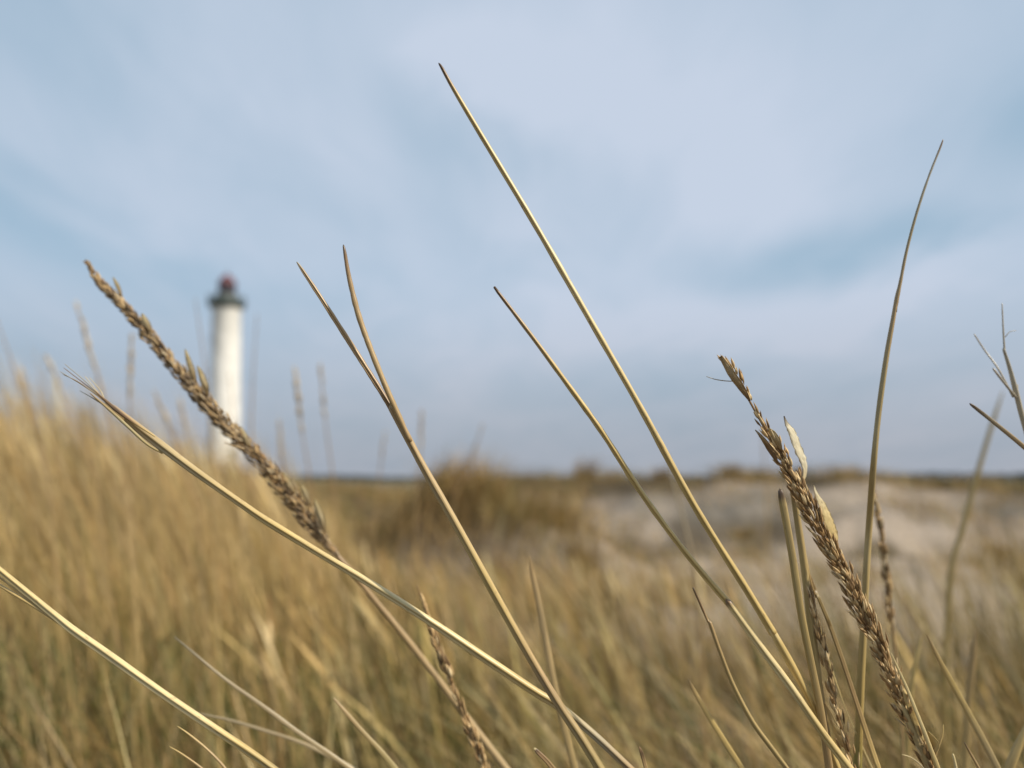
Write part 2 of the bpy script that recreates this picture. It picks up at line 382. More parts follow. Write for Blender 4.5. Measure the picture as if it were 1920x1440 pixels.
# ------------------------------------------------------------------ masses of marram grass (nobody could count these)
def strips(roots, H, ldir, lean, wid, col, K=5, face=None, bulge=None, power=1.8):
    """N bent tapering blades as one vertex array; bulge = (start, amount) gives a spindle seed head at the top"""
    n = len(H); t = np.linspace(0, 1, K)[None, :, None]
    Hn = H[:, None, None]
    up = np.array([0, 0, 1.0])[None, None, :]
    ld3 = np.concatenate([ldir, np.zeros((n, 1))], 1)[:, None, :]
    ln = lean[:, None, None]
    cen = roots[:, None, :] + up * Hn * t * (1 - 0.28 * np.minimum(ln, 1.2) ** 2 * t) + ld3 * Hn * ln * t ** power
    a = RS.uniform(0, math.pi, n) if face is None else face
    side = np.stack([np.cos(a), np.sin(a), np.zeros(n)], 1)[:, None, :]
    prof = (1 - 0.92 * t ** 2.2)
    if bulge is not None:
        s, amt = bulge
        q = np.clip((t - s) / (1 - s), 0, 1)
        prof = 0.35 + amt * (np.sin(np.pi * q ** 0.75) ** 0.8) * (t > s)
        prof = prof * (1 - 0.6 * (t > 0.97))
    off = side * (wid[:, None, None] * 0.5 * prof)
    V = np.stack([cen - off, cen + off], 2)                      # n,K,2,3
    c = np.repeat(col, K * 2, axis=0)
    b = (np.arange(n) * K * 2)[:, None] + np.arange(K - 1)[None, :] * 2
    F = np.stack([b, b + 1, b + 3, b + 2], -1).reshape(-1, 4)
    return V.reshape(-1, 3), F, c
def join(parts):
    Vs, Fs, Cs = [], [], []; b = 0
    for V, F, c in parts:
        Vs.append(V); Fs.append(F + b); Cs.append(c); b += len(V)
    return np.concatenate(Vs), np.concatenate(Fs), np.concatenate(Cs)
PAL = np.array([[0.52, 0.365, 0.145], [0.425, 0.285, 0.102], [0.60, 0.46, 0.235], [0.335, 0.205, 0.072], [0.19, 0.118, 0.047], [0.13, 0.126, 0.030], [0.046, 0.082, 0.014]])
def cols(n, w):
    w = np.array(w, float); k = RS.choice(len(PAL), n, p=w / w.sum())
    return PAL[k] * RS.uniform(0.45, 1.38, (n, 1)) * RS.uniform(0.95, 1.05, (n, 3))
def wedge(n, y0, y1, xl, xr, dens=None, pw=1.0):
    """roots between lines x = xl*y+c .. ; dens(x,y) in 0..1 thins them"""
    out = []; got = 0
    while got < n:
        y = y0 + (y1 - y0) * RS.rand(n * 2) ** pw
        f = RS.rand(n * 2); x = (xl[0] * y + xl[1]) * (1 - f) + (xr[0] * y + xr[1]) * f
        if dens is not None:
            k = RS.rand(n * 2) < dens(x, y); x, y = x[k], y[k]
        out.append(np.stack([x, y], 1)); got += len(x)
    p = np.concatenate(out)[:n]
    return np.column_stack([p, height(p[:, 0], p[:, 1]) - 0.01])
def lean_dirs(n, mean, spread):
    a = mean + RS.normal(0, spread, n); return np.stack([np.cos(a), np.sin(a)], 1)
def grass_obj(name, parts, label):
    V, F, c = join(parts)
    q = 0.55 + 0.95 * fbm(V[:, 0] * 2.4 + 60, V[:, 1] * 2.4 + 9)[:, None]; gq = sstep(0.50, 0.66, fbm(V[:, 0] * 1.7 + 33, V[:, 1] * 1.7 + 71))[:, None]
    c = c * q * (1 - 0.22 * gq * np.array([1.0, 0.7, 1.0]))
    o = mesh_obj(name, V, F, GRASS, col=c, smooth=True); tag(o, label, 'grass', kind='stuff'); return o

WEST = math.pi
# tall straw on the bank at the left
clump = lambda x, y: 0.25 + 0.75 * sstep(0.38, 0.56, fbm(x * 2.6 + 11, y * 2.6 + 4))
n = 46000; r = wedge(n, 1.75, 7.0, (-0.78, -0.5), (-0.20, -0.02), clump, 0.85)
tall = strips(r, RS.uniform(0.24, 0.58, n) * (0.82 + 0.25 * fbm(r[:, 0] * 2, r[:, 1] * 2)), lean_dirs(n, WEST, 0.8), RS.uniform(0.05, 0.50, n), RS.uniform(0.0018, 0.0033, n), cols(n, [5, 5, 4, 3, 1.6, 1.5, 0.5]))
n = 6500; r = wedge(n, 2.3, 6.6, (-0.78, -0.4), (-0.22, -0.02), clump, 0.9)
heads = strips(r, 0.30 + 0.40 * RS.rand(n) ** 1.8, lean_dirs(n, WEST, 0.5), RS.uniform(0.12, 0.45, n), RS.uniform(0.004, 0.0062, n), cols(n, [5, 4, 6, 2, 1, 0, 0]), K=12, bulge=(0.80, 0.75))
n = 14000; r = wedge(n, 1.2, 3.2, (-0.78, -0.3), (-0.05, 0.0), clump, 0.9)
low = strips(r, RS.uniform(0.15, 0.36, n), lean_dirs(n, WEST, 1.4), RS.uniform(0.05, 0.7, n), RS.uniform(0.0022, 0.0042, n), cols(n, [3, 3, 2, 3, 4, 5, 11]))
n = 300; r = wedge(n, 2.4, 4.6, (-0.78, -0.2), (-0.24, -0.05), None, 0.9)
tops = strips(r, RS.uniform(0.50, 0.80, n), lean_dirs(n, WEST, 0.4), RS.uniform(0.08, 0.35, n), RS.uniform(0.004, 0.006, n), cols(n, [5, 4, 5, 2, 1, 0, 0]), K=9, bulge=(0.72, 0.75))
n = 5200; r = wedge(n, 2.2, 5.4, (-0.78, -0.2), (-0.24, -0.05), None, 0.9)
wisps = strips(r, 0.42 + 0.50 * RS.rand(n) ** 1.5, lean_dirs(n, WEST, 0.5), RS.uniform(0.1, 0.5, n), RS.uniform(0.0013, 0.0022, n), cols(n, [5, 4, 5, 2, 1, 0, 0]), K=7)
grass_obj('tall_marram_grass', [tall, heads, low, tops, wisps], 'dense straw coloured marram grass covering the bank on the left')

# lower, thinner grass in front and on the right
def dens_front(x, y):
    side = sstep(0.10, 0.24, x / y)
    base = 1.0 - 0.84 * side
    far = 1 - (0.35 + 0.62 * side) * sstep(1.8, 3.8, y)
    return base * far * (0.3 + 0.7 * sstep(0.36, 0.58, fbm(x * 2.2 + 1, y * 2.2 + 31)))
n = 11000; r = wedge(n, 1.05, 6.2, (-0.55, -0.2), (0.80, 0.3), dens_front, 0.9)
frontg = strips(r, RS.uniform(0.14, 0.38, n) * (1 - 0.25 * sstep(0.0, 0.3, r[:, 0] / r[:, 1])), lean_dirs(n, WEST, 1.2), RS.uniform(0.05, 0.5, n), RS.uniform(0.002, 0.0036, n), cols(n, [4, 4, 5, 4, 3, 1.6, 1.2]))
n = 700; r = wedge(n, 1.2, 4.5, (-0.3, 0), (0.78, 0.2), dens_front, 0.9)
fh = strips(r, RS.uniform(0.24, 0.42, n), lean_dirs(n, WEST, 0.7), RS.uniform(0.1, 0.6, n), RS.uniform(0.005, 0.009, n), cols(n, [4, 4, 4, 3, 2, 0, 0]), K=9, bulge=(0.62, 0.8))
n = 1500; r = wedge(n, 1.3, 3.4, (0.15, 0), (0.80, 0.3), None, 0.9)
lng = strips(r, RS.uniform(0.28, 0.52, n), lean_dirs(n, WEST, 0.6), RS.uniform(0.1, 0.8, n), RS.uniform(0.002, 0.0036, n), cols(n, [5, 4, 5, 2, 1, 1.5, 0.6]), K=6, power=1.3)
n = 420; r = wedge(n, 0.72, 1.35, (0.12, 0), (0.80, 0.2))
near1 = strips(r, RS.uniform(0.34, 0.50, n), lean_dirs(n, WEST, 0.35), RS.uniform(0.4, 1.2, n), RS.uniform(0.002, 0.0036, n), cols(n, [5, 4, 5, 2, 1, 2, 1]), K=7, power=1.4)
n = 200; r = wedge(n, 0.85, 1.35, (-0.66, 0), (0.50, 0))
near2 = strips(r, RS.uniform(0.26, 0.44, n), lean_dirs(n, WEST, 0.9), RS.uniform(0.1, 0.8, n), RS.uniform(0.002, 0.0034, n), cols(n, [4, 4, 4, 3, 2, 3, 3]), K=7, power=1.5)
n = 4200; r = wedge(n, 1.05, 2.3, (-0.1, 0), (0.82, 0.3), clump)
lowr = strips(r, RS.uniform(0.10, 0.30, n), lean_dirs(n, WEST, 1.3), RS.uniform(0.05, 0.5, n), RS.uniform(0.002, 0.0036, n), cols(n, [2, 3, 2, 4, 5, 5, 7]))
n = 150; r = wedge(n, 0.46, 0.95, (0.40, 0), (0.86, 0.1))
near3 = strips(r, RS.uniform(0.40, 0.56, n), lean_dirs(n, WEST, 0.3), RS.uniform(0.1, 1.0, n), RS.uniform(0.0018, 0.0034, n), cols(n, [5, 4, 5, 2, 1, 1.5, 0.5]), K=9, power=1.4)
n = 36; r = wedge(n, 0.55, 0.9, (-0.45, 0), (0.36, 0))
near4 = strips(r, RS.uniform(0.34, 0.48, n), lean_dirs(n, WEST, 0.8), RS.uniform(0.1, 0.7, n), RS.uniform(0.002, 0.0036, n), cols(n, [5, 4, 5, 2, 1, 2, 1]), K=9, power=1.5)
n = 60; r = wedge(n, 0.55, 0.95, (0.72, 0), (1.0, 0.12))
near5 = strips(r, RS.uniform(0.40, 0.54, n), lean_dirs(n, WEST, 0.2), RS.uniform(0.7, 1.3, n), RS.uniform(0.0020, 0.0034, n), cols(n, [4, 3, 6, 2, 0.5, 1, 0]), K=9, power=1.2)
grass_obj('dune_grass', [frontg, fh, lng, near1, near2, lowr, near3, near4, near5], 'thin dry dune grass with green shoots over pale sand in front')

# grass of the hummock and along the crest of the dune
def gauss_roots(n, cx, cy, sx, sy):
    x = RS.normal(cx, sx, n); y = RS.normal(cy, sy, n); return np.column_stack([x, y, height(x, y) - 0.01])
r = np.concatenate([gauss_roots(3400, -0.46, 7.2, 0.48, 0.5), gauss_roots(800, 0.42, 7.4, 0.33, 0.4)]); n = len(r)
humg = strips(r, (0.14 + 0.40 * RS.rand(n) ** 1.7), lean_dirs(n, 0.2, 1.1), RS.uniform(0.2, 1.0, n), RS.uniform(0.004, 0.009, n), cols(n, [3, 4, 1.5, 5, 7, 0.5, 0.3]))
n = 8000; r = wedge(n, 8.5, 15.0, (-0.45, 0), (-0.02, -0.3), lambda x, y: 0.2 + 0.8 * sstep(0.4, 0.55, fbm(x * 1.5, y * 1.5)))
leftg = strips(r, RS.uniform(0.12, 0.32, n), lean_dirs(n, WEST, 1.0), RS.uniform(0.1, 0.8, n), RS.uniform(0.004, 0.008, n), cols(n, [2, 4, 1, 5, 5, 1.5, 1]))
n = 12000; r = wedge(n, 11.6, 17.5, (-0.30, 0), (0.85, 1), lambda x, y: sstep(0.36, 0.52, fbm(x * 1.1 + 7, y * 1.1)) * sstep(11.4, 13.4, y + 0.0 * x))
crestg = strips(r, RS.uniform(0.12, 0.36, n), lean_dirs(n, WEST, 1.0), RS.uniform(0.1, 0.8, n), RS.uniform(0.005, 0.010, n), cols(n, [1, 3, 0.6, 5, 6, 2.6, 2]))
n = 7000; r = wedge(n, 5.0, 12.8, (0.02, 0), (0.80, 0.5), lambda x, y: sstep(0.49, 0.57, fbm(x * 1.3 + 27, y * 1.3 + 2)) * (0.5 + 0.5 * sstep(0.4, 0.55, x / y)))
slopeg = strips(r, RS.uniform(0.10, 0.34, n), lean_dirs(n, WEST, 1.0), RS.uniform(0.1, 0.9, n), RS.uniform(0.004, 0.008, n), cols(n, [3, 4, 2, 5, 5, 1.5, 0.8]))
grass_obj('crest_grass', [humg, leftg, crestg, slopeg], 'brown tangled grass on the hummock and crest of the sand dune')

# ------------------------------------------------------------------ single tussocks on the dune
def tussock(u, d, hgt, spread, nb, label, w, lean=(WEST, 0.25)):
    x = (u - 960) / FPX * d; y = d; z = hz(x, y)
    rt = np.column_stack([x + spread * 0.22 * np.clip(RS.normal(0, 1, nb), -1.6, 1.6), y + spread * 0.22 * np.clip(RS.normal(0, 1, nb), -1.6, 1.6), np.full(nb, z - 0.03)])
    rt[:, 2] = height(rt[:, 0], rt[:, 1]) - 0.02
    out = rt[:, :2] - np.array([x, y]); ang = np.arctan2(out[:, 1], out[:, 0]) + RS.normal(0, 0.5, nb)
    dirs = np.stack([np.cos(ang), np.sin(ang)], 1) + np.array([math.cos(lean[0]), math.sin(lean[0])]) * lean[1]
    V, F, c = strips(rt, hgt * (0.28 + 1.0 * RS.rand(nb) ** 1.6), dirs, RS.uniform(0.1, 0.75, nb), RS.uniform(0.004, 0.008, nb), cols(nb, w))
    o = mesh_obj('grass_tussock', V, F, GRASS, origin=(x, y, z), col=c)
    tag(o, label, 'tussock', 'grass tussocks on the dune')
DK = [0.6, 2, 0.3, 4, 7, 0.8, 0.5]; GD = [3, 5, 2, 4, 2, 1, 0.5]
tussock(1093, 15.2, 0.50, 0.40, 520, 'dark tussock standing up from the skyline right of the brown hummock', DK, (0.0, 0.7))
tussock(905, 7.0, 0.36, 0.5, 620, 'shaggy dark brown tussock on top of the grassy hummock', DK)
tussock(800, 7.4, 0.34, 0.5, 460, 'brown tussock on the left shoulder of the hummock', [1, 4, 0.6, 5, 5, 1, 0.6])
tussock(1040, 7.3, 0.30, 0.5, 420, 'golden tussock spilling down the right side of the hummock onto sand', GD)
tussock(940, 6.2, 0.26, 0.35, 300, 'small dark tussock at the foot of the hummock', DK)
tussock(1100, 6.8, 0.24, 0.3, 260, 'brown tussock at the right foot of the hummock, edged by sand', [1, 3, 0.4, 5, 5, 1, 0.5])
tussock(1240, 14.3, 0.30, 0.36, 420, 'low brown tussock on the crest where the sand slope is palest', [1, 4, 0.6, 5, 4, 1, 1])
tussock(1370, 13.6, 0.30, 0.4, 480, 'ragged tussock on the crest left of the sharp brown seed head', [1, 4, 0.6, 5, 4, 1.5, 1])
tussock(1585, 13.8, 0.30, 0.34, 560, 'rounded tan tussock on the crest between the seed head and tall thin stem', [2, 4, 1, 5, 3, 1, 0.6])
tussock(1490, 13.6, 0.26, 0.34, 380, 'dark tussock on the crest directly behind the brown seed head', DK)
tussock(1870, 8.8, 0.16, 0.35, 320, 'dark low tussock in a sandy hollow near the right edge', DK)
tussock(1760, 12.5, 0.20, 0.28, 460, 'olive tussock on the low dune under the far tree line', [1, 3, 0.5, 4, 3, 4, 2])
tussock(1390, 10.2, 0.15, 0.3, 380, 'flattened brown tussock on the middle of the bare sand slope', [1, 4, 0.6, 5, 4, 1, 0.5])

# ------------------------------------------------------------------ individual stems in the foreground
def spline(P, step=7.0):
    """Catmull-Rom through rows (u, v, ...) ; returns evenly spaced rows"""
    P = np.asarray(P, float)
    if len(P) == 2: P = np.array([P[0], (P[0] + P[1]) / 2, P[1]])
    Q = np.vstack([2 * P[0] - P[1], P, 2 * P[-1] - P[-2]]); out = []
    for i in range(1, len(Q) - 2):
        m = max(2, int(np.hypot(*(Q[i + 1, :2] - Q[i, :2])) / step))
        for k in range(m):
            t = k / m
            out.append(0.5 * (2 * Q[i] + (Q[i + 1] - Q[i - 1]) * t + (2 * Q[i - 1] - 5 * Q[i] + 4 * Q[i + 1] - Q[i + 2]) * t * t + (3 * Q[i] - Q[i - 1] - 3 * Q[i + 1] + Q[i + 2]) * t ** 3))
    out.append(Q[-2]); return np.array(out)
def lift(P, step=7.0):
    """rows (u, v, distance, width in photo pixels) -> world points and radii in metres"""
    S_ = spline(P, step)
    dd = S_[:, 2]; S_[:, 2] = np.where((dd > 0.325) & (dd < 0.9), 1 / (1 / 0.3 - 0.85 * (1 / 0.3 - 1 / dd)), dd)
    pts = np.array([at(u, v, d) for u, v, d, w in S_[:, :4]]); rad = np.maximum(S_[:, 3] * 0.84, 0.4) * S_[:, 2] / FPX * 0.5
    return pts, rad
def rooted(pts, rad, reach=0.16, grow=1.15):
    """carry a stem on below the picture, curving down into the sand"""
    T = pts[-1] - pts[-4]; T = T / np.linalg.norm(T); p0 = pts[-1]
    e = np.array([p0[0] + T[0] * reach, p0[1] + max(T[1], 0) * reach + 0.04, 0.0]); e[2] = hz(e[0], e[1]) - 0.03
    c1 = p0 + T * 0.12; c2 = e + np.array([-T[0] * 0.03, 0, 0.16]); t = np.linspace(0, 1, 22)[1:, None]
    q = (1 - t) ** 3 * p0 + 3 * (1 - t) ** 2 * t * c1 + 3 * (1 - t) * t * t * c2 + t ** 3 * e
    return np.vstack([pts, q]), np.concatenate([rad, rad[-1] * np.linspace(1, grow, 21)])
CAMP = np.array([0, 0, EYE])
RIGHT = np.array([1.0, 0, 0]); UPV = np.array([0, 0, 1.0])
def frames(pts):
    T = np.gradient(pts, axis=0); T /= np.linalg.norm(T, axis=1)[:, None]
    view = CAMP - pts; view /= np.linalg.norm(view, axis=1)[:, None]
    side = np.cross(T, view); side /= np.linalg.norm(side, axis=1)[:, None]
    s = np.sign((side[:, 0] + side[:, 2] * 0.6).mean()); side = side * (1 if s >= 0 else -1)
    out = np.cross(side, T); out *= np.sign((out * view).sum(1))[:, None]
    return T, side, out
def grad(stops, n, a):
    """colour along a stem; stops [(0..1, rgb)]"""
    xs = [s for s, c in stops]; cs = np.array([c for s, c in stops], float)
    return np.stack([np.interp(a, xs, cs[:, k]) for k in range(3)], 1)
def tube(name, pts, rad, mat, parent, stops, groove=None, n=14, flat=1.0, tip='point', seed=0, origin=None, nroot=0):
    """closed tube; groove = (angle from the viewer, half width, depth) cuts the rolled leaf's slit along it"""
    T, side, out = frames(pts); m = len(pts)
    L = np.concatenate([[0], np.cumsum(np.linalg.norm(np.diff(pts, axis=0), axis=1))])
    th = np.linspace(0, 2 * np.pi, n, endpoint=False)
    rs = np.random.RandomState(seed + 77)
    wob = 1 + 0.05 * np.interp(L, np.linspace(0, L[-1], 40), rs.normal(0, 1, 40))
    prof = np.ones(n)
    if groove:
        ga, gw, gd = groove; dth = np.angle(np.exp(1j * (th - ga))); prof = 1 - gd * np.exp(-(dth / gw) ** 2)
    rr = rad * wob
    V = pts[:, None, :] + rr[:, None, None] * prof[None, :, None] * (np.cos(th)[None, :, None] * out[:, None, :] * flat + np.sin(th)[None, :, None] * side[:, None, :])
    V = V.reshape(-1, 3)
    i = np.arange(m - 1)[:, None] * n; j = np.arange(n); jn = (j + 1) % n
    F = np.stack([i + j, i + jn, i + n + jn, i + n + j], -1).reshape(-1, 4).tolist()
    V = np.vstack([V, pts[0] - T[0] * rad[0] * (1.6 if tip == 'point' else 0.2), pts[-1]])
    a, b = m * n, m * n + 1
    for k in range(n):
        F.append([a, (k + 1) % n, k]); F.append([b, (m - 1) * n + k, (m - 1) * n + (k + 1) % n])
    An = np.clip(L / L[-1] if not nroot else 0.6 * L / L[m - 1 - nroot], 0, 1); A = np.concatenate([np.repeat(An, n), [0, 1]])
    c = grad(stops, len(V), A)
    g = np.column_stack([np.concatenate([np.tile(np.sin(th), m), [0, 0]]) + seed * 3.1, np.concatenate([np.repeat(L, n), [0, L[-1]]]), np.concatenate([np.tile(np.cos(th), m), [0, 0]])])
    return mesh_obj(name, V, F, mat, parent, origin=origin, col=c, uv=g)
STR = (0.60, 0.435, 0.165); PALE = (0.72, 0.57, 0.28); TAN = (0.40, 0.27, 0.125); BRN = (0.26, 0.155, 0.07); DRK = (0.10, 0.06, 0.03); GRN = (0.11, 0.135, 0.035); OLV = (0.37, 0.275, 0.105); GREY = (0.42, 0.37, 0.27); WHT = (0.78, 0.70, 0.50)
def gold(tip=TAN, mid=STR, base=OLV): return [(0, tip), (0.04, mid), (0.45, mid), (0.62, tuple(np.array(mid) * 0.85)), (1, base)]
SEEDN = [0]
def stem(P, label, cat='grass stem', name='marram_straw', stops=None, groove=(-0.75, 0.30, 0.45), root=True, group=None, flat=1.0, mat=None, parent=None, part=None, n=14, reach=0.16):
    pts, rad = lift(P)
    if root: pts, rad = rooted(pts, rad, reach)
    SEEDN[0] += 1
    if parent is not None:
        return tube(part, pts, rad, mat or STRAW, parent, stops or gold(), groove, n, flat, seed=SEEDN[0], nroot=21 if root else 0)
    o = tube(name, pts, rad, mat or STRAW, None, stops or gold(), groove, n, flat, seed=SEEDN[0], origin=tuple(pts[-1]), nroot=21 if root else 0)
    return tag(o, label, cat, group)
GS = 'dry grass stems in the foreground'
def base_empty(name, P, label, cat, group=None, reach=0.16):
    pts, rad = lift(P); pts, rad = rooted(pts, rad, reach); e = empty(name, tuple(pts[-1])); return tag(e, label, cat, group)

# A: the tallest leaf, tip high in the sky
A1 = [(823, 119, .300, 3), (829, 128, .300, 7), (850, 166, .300, 9), (900, 250, .300, 11.5), (1000, 416, .300, 13), (1100, 589, .300, 13.5), (1200, 763, .300, 14.5), (1300, 945, .300, 15.5), (1400, 1106, .300, 16.5), (1450, 1188, .300, 17)]
A2 = [(1446, 1180, .300, 18.5), (1480, 1240, .300, 18), (1512, 1300, .301, 17), (1535, 1350, .304, 16), (1570, 1440, .308, 16)]
e = base_empty('rolled_leaf', A2, 'tallest rolled straw leaf, its tip highest against the sky', 'grass leaf', GS)
stem(A1, None, parent=e, part='leaf_blade', root=False, groove=(-0.62, 0.42, 0.8), stops=[(0, DRK), (0.02, BRN), (0.06, STR), (0.4, PALE), (0.75, STR), (1, STR)], n=44)
stem(A2, None, parent=e, part='sheath', stops=[(0, PALE), (0.06, STR), (0.5, STR), (1, OLV)], groove=(-0.6, 0.28, 0.7), n=24)
# B
B1 = [(927, 538, .305, 3), (934, 548, .305, 7), (1000, 634, .305, 10), (1065, 722, .305, 12), (1130, 812, .305, 13), (1200, 920, .305, 13), (1265, 1010, .304, 13.5), (1320, 1078, .304, 14.5), (1372, 1138, .303, 15.5)]
B2 = [(1366, 1130, .302, 16), (1420, 1205, .301, 17), (1480, 1285, .298, 18), (1545, 1378, .294, 18), (1600, 1450, .290, 18)]
e = base_empty('rolled_leaf', B2, 'straight straw leaf running parallel below the tallest one, with a dark tip', 'grass leaf', GS)
stem(B1, None, parent=e, part='leaf_blade', root=False, groove=(-0.62, 0.42, 0.8), stops=[(0, DRK), (0.03, BRN), (0.1, TAN), (0.3, STR), (0.8, STR), (1, STR)], n=44)
stem(B2, None, parent=e, part='sheath', stops=[(0, BRN), (0.02, PALE), (0.3, PALE), (0.45, STR), (0.6, STR), (1, OLV)], groove=(-0.6, 0.3, 0.8), n=40)
# C: the forked pair
C0 = [(735, 765, .296, 17), (765, 822, .296, 18), (800, 887, .296, 18), (850, 975, .296, 18), (900, 1065, .296, 18.5), (950, 1155, .296, 19), (1000, 1243, .295, 19.5), (1050, 1325, .293, 20), (1090, 1385, .291, 20), (1130, 1450, .289, 20)]
e = base_empty('forked_straw', C0, 'stem forking into two leaf tips like a narrow V, left of centre', 'grass stem', GS)
stem(C0, None, parent=e, part='stem', stops=[(0, TAN), (0.15, (0.5, 0.36, 0.17)), (0.3, STR), (0.45, TAN), (0.6, OLV), (1, OLV)], groove=(-0.75, 0.40, 0.7), n=40)
stem([(557, 492, .298, 3), (566, 505, .298, 7), (600, 556, .298, 10), (640, 618, .298, 11.5), (680, 680, .298, 12.5), (715, 735, .297, 12.5), (745, 786, .2965, 11), (765, 825, .297, 8)], None, parent=e, part='leaf_tip', root=False, groove=(-0.3, 0.35, 0.55), stops=[(0, GREY), (0.05, TAN), (0.5, (0.45, 0.30, 0.14)), (0.85, BRN), (1, BRN)], n=44)
stem([(644, 460, .294, 3), (646, 470, .294, 7), (655, 522, .294, 11), (672, 590, .294, 13), (695, 655, .294, 13.5), (722, 722, .294, 13.5), (748, 780, .2945, 13), (770, 828, .295, 10)], None, parent=e, part='leaf_tip', root=False, groove=(1.9, 0.3, 0.3), stops=[(0, DRK), (0.06, BRN), (0.2, TAN), (0.6, (0.47, 0.33, 0.155)), (1, TAN)])
# D: the long diagonal with a frayed end
D0 = [(212, 763, .312, 11), (250, 795, .312, 17), (300, 834, .311, 19), (350, 872, .310, 18), (400, 908, .309, 17.5), (460, 950, .309, 17.5), (500, 977, .309, 18), (600, 1038, .309, 18), (700, 1098, .309, 18.5), (800, 1161, .309, 18.5), (900, 1228, .310, 19), (1000, 1295, .311, 19), (1045, 1323, .312, 19), (1110, 1375, .313, 18), (1190, 1450, .313, 18)]
e = base_empty('frayed_straw', D0, 'long diagonal straw stem with a frayed split end, crossing behind the forked stem', 'grass stem', GS)
stem(D0, None, parent=e, part='stem', stops=[(0, TAN), (0.06, (0.5, 0.38, 0.19)), (0.2, STR), (0.33, PALE), (0.48, STR), (0.55, (0.42, 0.35, 0.22)), (0.6, TAN), (1, OLV)], groove=(-0.72, 0.42, 0.8), n=44)
for k, (tx, ty, mx, my, w, cc) in enumerate([(113, 697, 155, 722, 3, GREY), (120, 690, 168, 727, 2.6, BRN), (122, 683, 160, 715, 2.4, GREY), (118, 702, 150, 718, 2.4, TAN), (160, 706, 185, 738, 2, PALE), (168, 708, 190, 735, 2, PALE), (150, 733, 185, 752, 2.4, GREY), (160, 738, 192, 758, 2.2, TAN)]):
    stem([(tx, ty, .314, 1.4), (mx, my, .313, w), (200, 751 + k * 1.3, .312, w + 1), (232, 777 + k * 1.6, .311, w + 1.2)], None, parent=e, part='frayed_fibre', root=False, groove=None, stops=[(0, cc), (0.5, tuple(np.array(cc) * 0.9)), (1, TAN)], n=6)
stem([(178, 733, .3105, 2.5), (200, 753, .3095, 7), (222, 772, .3085, 8), (262, 800, .307, 5), (290, 818, .306, 3)], None, parent=e, part='split_edge', root=False, groove=None, stops=[(0, BRN), (0.4, DRK), (0.6, BRN), (1, STR)], n=8)
stem([(170, 738, .3125, 3), (205, 768, .3115, 6), (240, 800, .310, 7), (275, 832, .3095, 6), (305, 850, .3105, 4)], None, parent=e, part='split_edge', root=False, groove=None, stops=[(0, TAN), (0.5, (0.45, 0.38, 0.2)), (1, OLV)], n=8)
# F: lower left
F0 = [(-60, 1020, .292, 12), (0, 1070, .292, 14), (50, 1111, .292, 15), (100, 1152, .291, 16), (140, 1184, .290, 18), (200, 1226, .290, 18.5), (300, 1297, .289, 18.5), (400, 1365, .288, 18.5), (470, 1412, .287, 18), (530, 1455, .286, 18)]
e = base_empty('marram_straw', F0, 'pale bright stem slanting across the bottom left corner', 'grass stem', GS)
stem(F0, None, parent=e, part='stem', stops=[(0, STR), (0.2, PALE), (0.45, PALE), (0.52, STR), (0.6, OLV), (1, OLV)], groove=(-0.75, 0.40, 0.8), n=44)
stem([(-60, 1060, .294, 6), (0, 1098, .293, 7), (50, 1128, .292, 7), (100, 1160, .2915, 7), (150, 1196, .2915, 4)], None, parent=e, part='split_strand', root=False, groove=None, stops=[(0, TAN), (0.5, STR), (1, TAN)], n=8)
stem([(-60, 1035, .294, 3), (0, 1083, .293, 3.5), (60, 1130, .292, 3.5), (130, 1180, .2905, 3)], None, parent=e, part='split_strand', root=False, groove=None, stops=[(0, TAN), (0.5, STR), (1, BRN)], n=8)
# G: tall thin curved stem at right
G1 = [(1768, 262, .33, 2), (1764, 274, .33, 4), (1740, 335, .33, 5), (1718, 402, .33, 6), (1700, 470, .33, 6.5), (1688, 530, .33, 7), (1682, 558, .33, 10), (1678, 585, .33, 8)]
G2 = [(1681, 556, .33, 8), (1676, 590, .33, 10), (1662, 670, .33, 11), (1648, 770, .33, 12), (1638, 870, .33, 13), (1630, 980, .344, 14), (1624, 1080, .343, 15), (1618, 1200, .342, 16), (1613, 1300, .341, 17), (1608, 1440, .340, 18)]
e = base_empty('thin_straw', G2, 'tall thin stem at the right, bowing over to the right at its tip', 'grass stem', GS, 0.05)
stem(G1, None, parent=e, part='leaf_blade', root=False, groove=(-0.5, 0.3, 0.3), stops=[(0, BRN), (0.15, GREY), (0.5, (0.36, 0.28, 0.14)), (1, TAN)])
stem(G2, None, parent=e, part='stem', groove=(-0.5, 0.35, 0.4), stops=[(0, TAN), (0.1, (0.38, 0.29, 0.13)), (0.35, (0.42, 0.31, 0.13)), (0.55, (0.42, 0.30, 0.10)), (0.62, (0.20, 0.19, 0.04)), (0.68, GRN), (1, GRN)], reach=0.05)
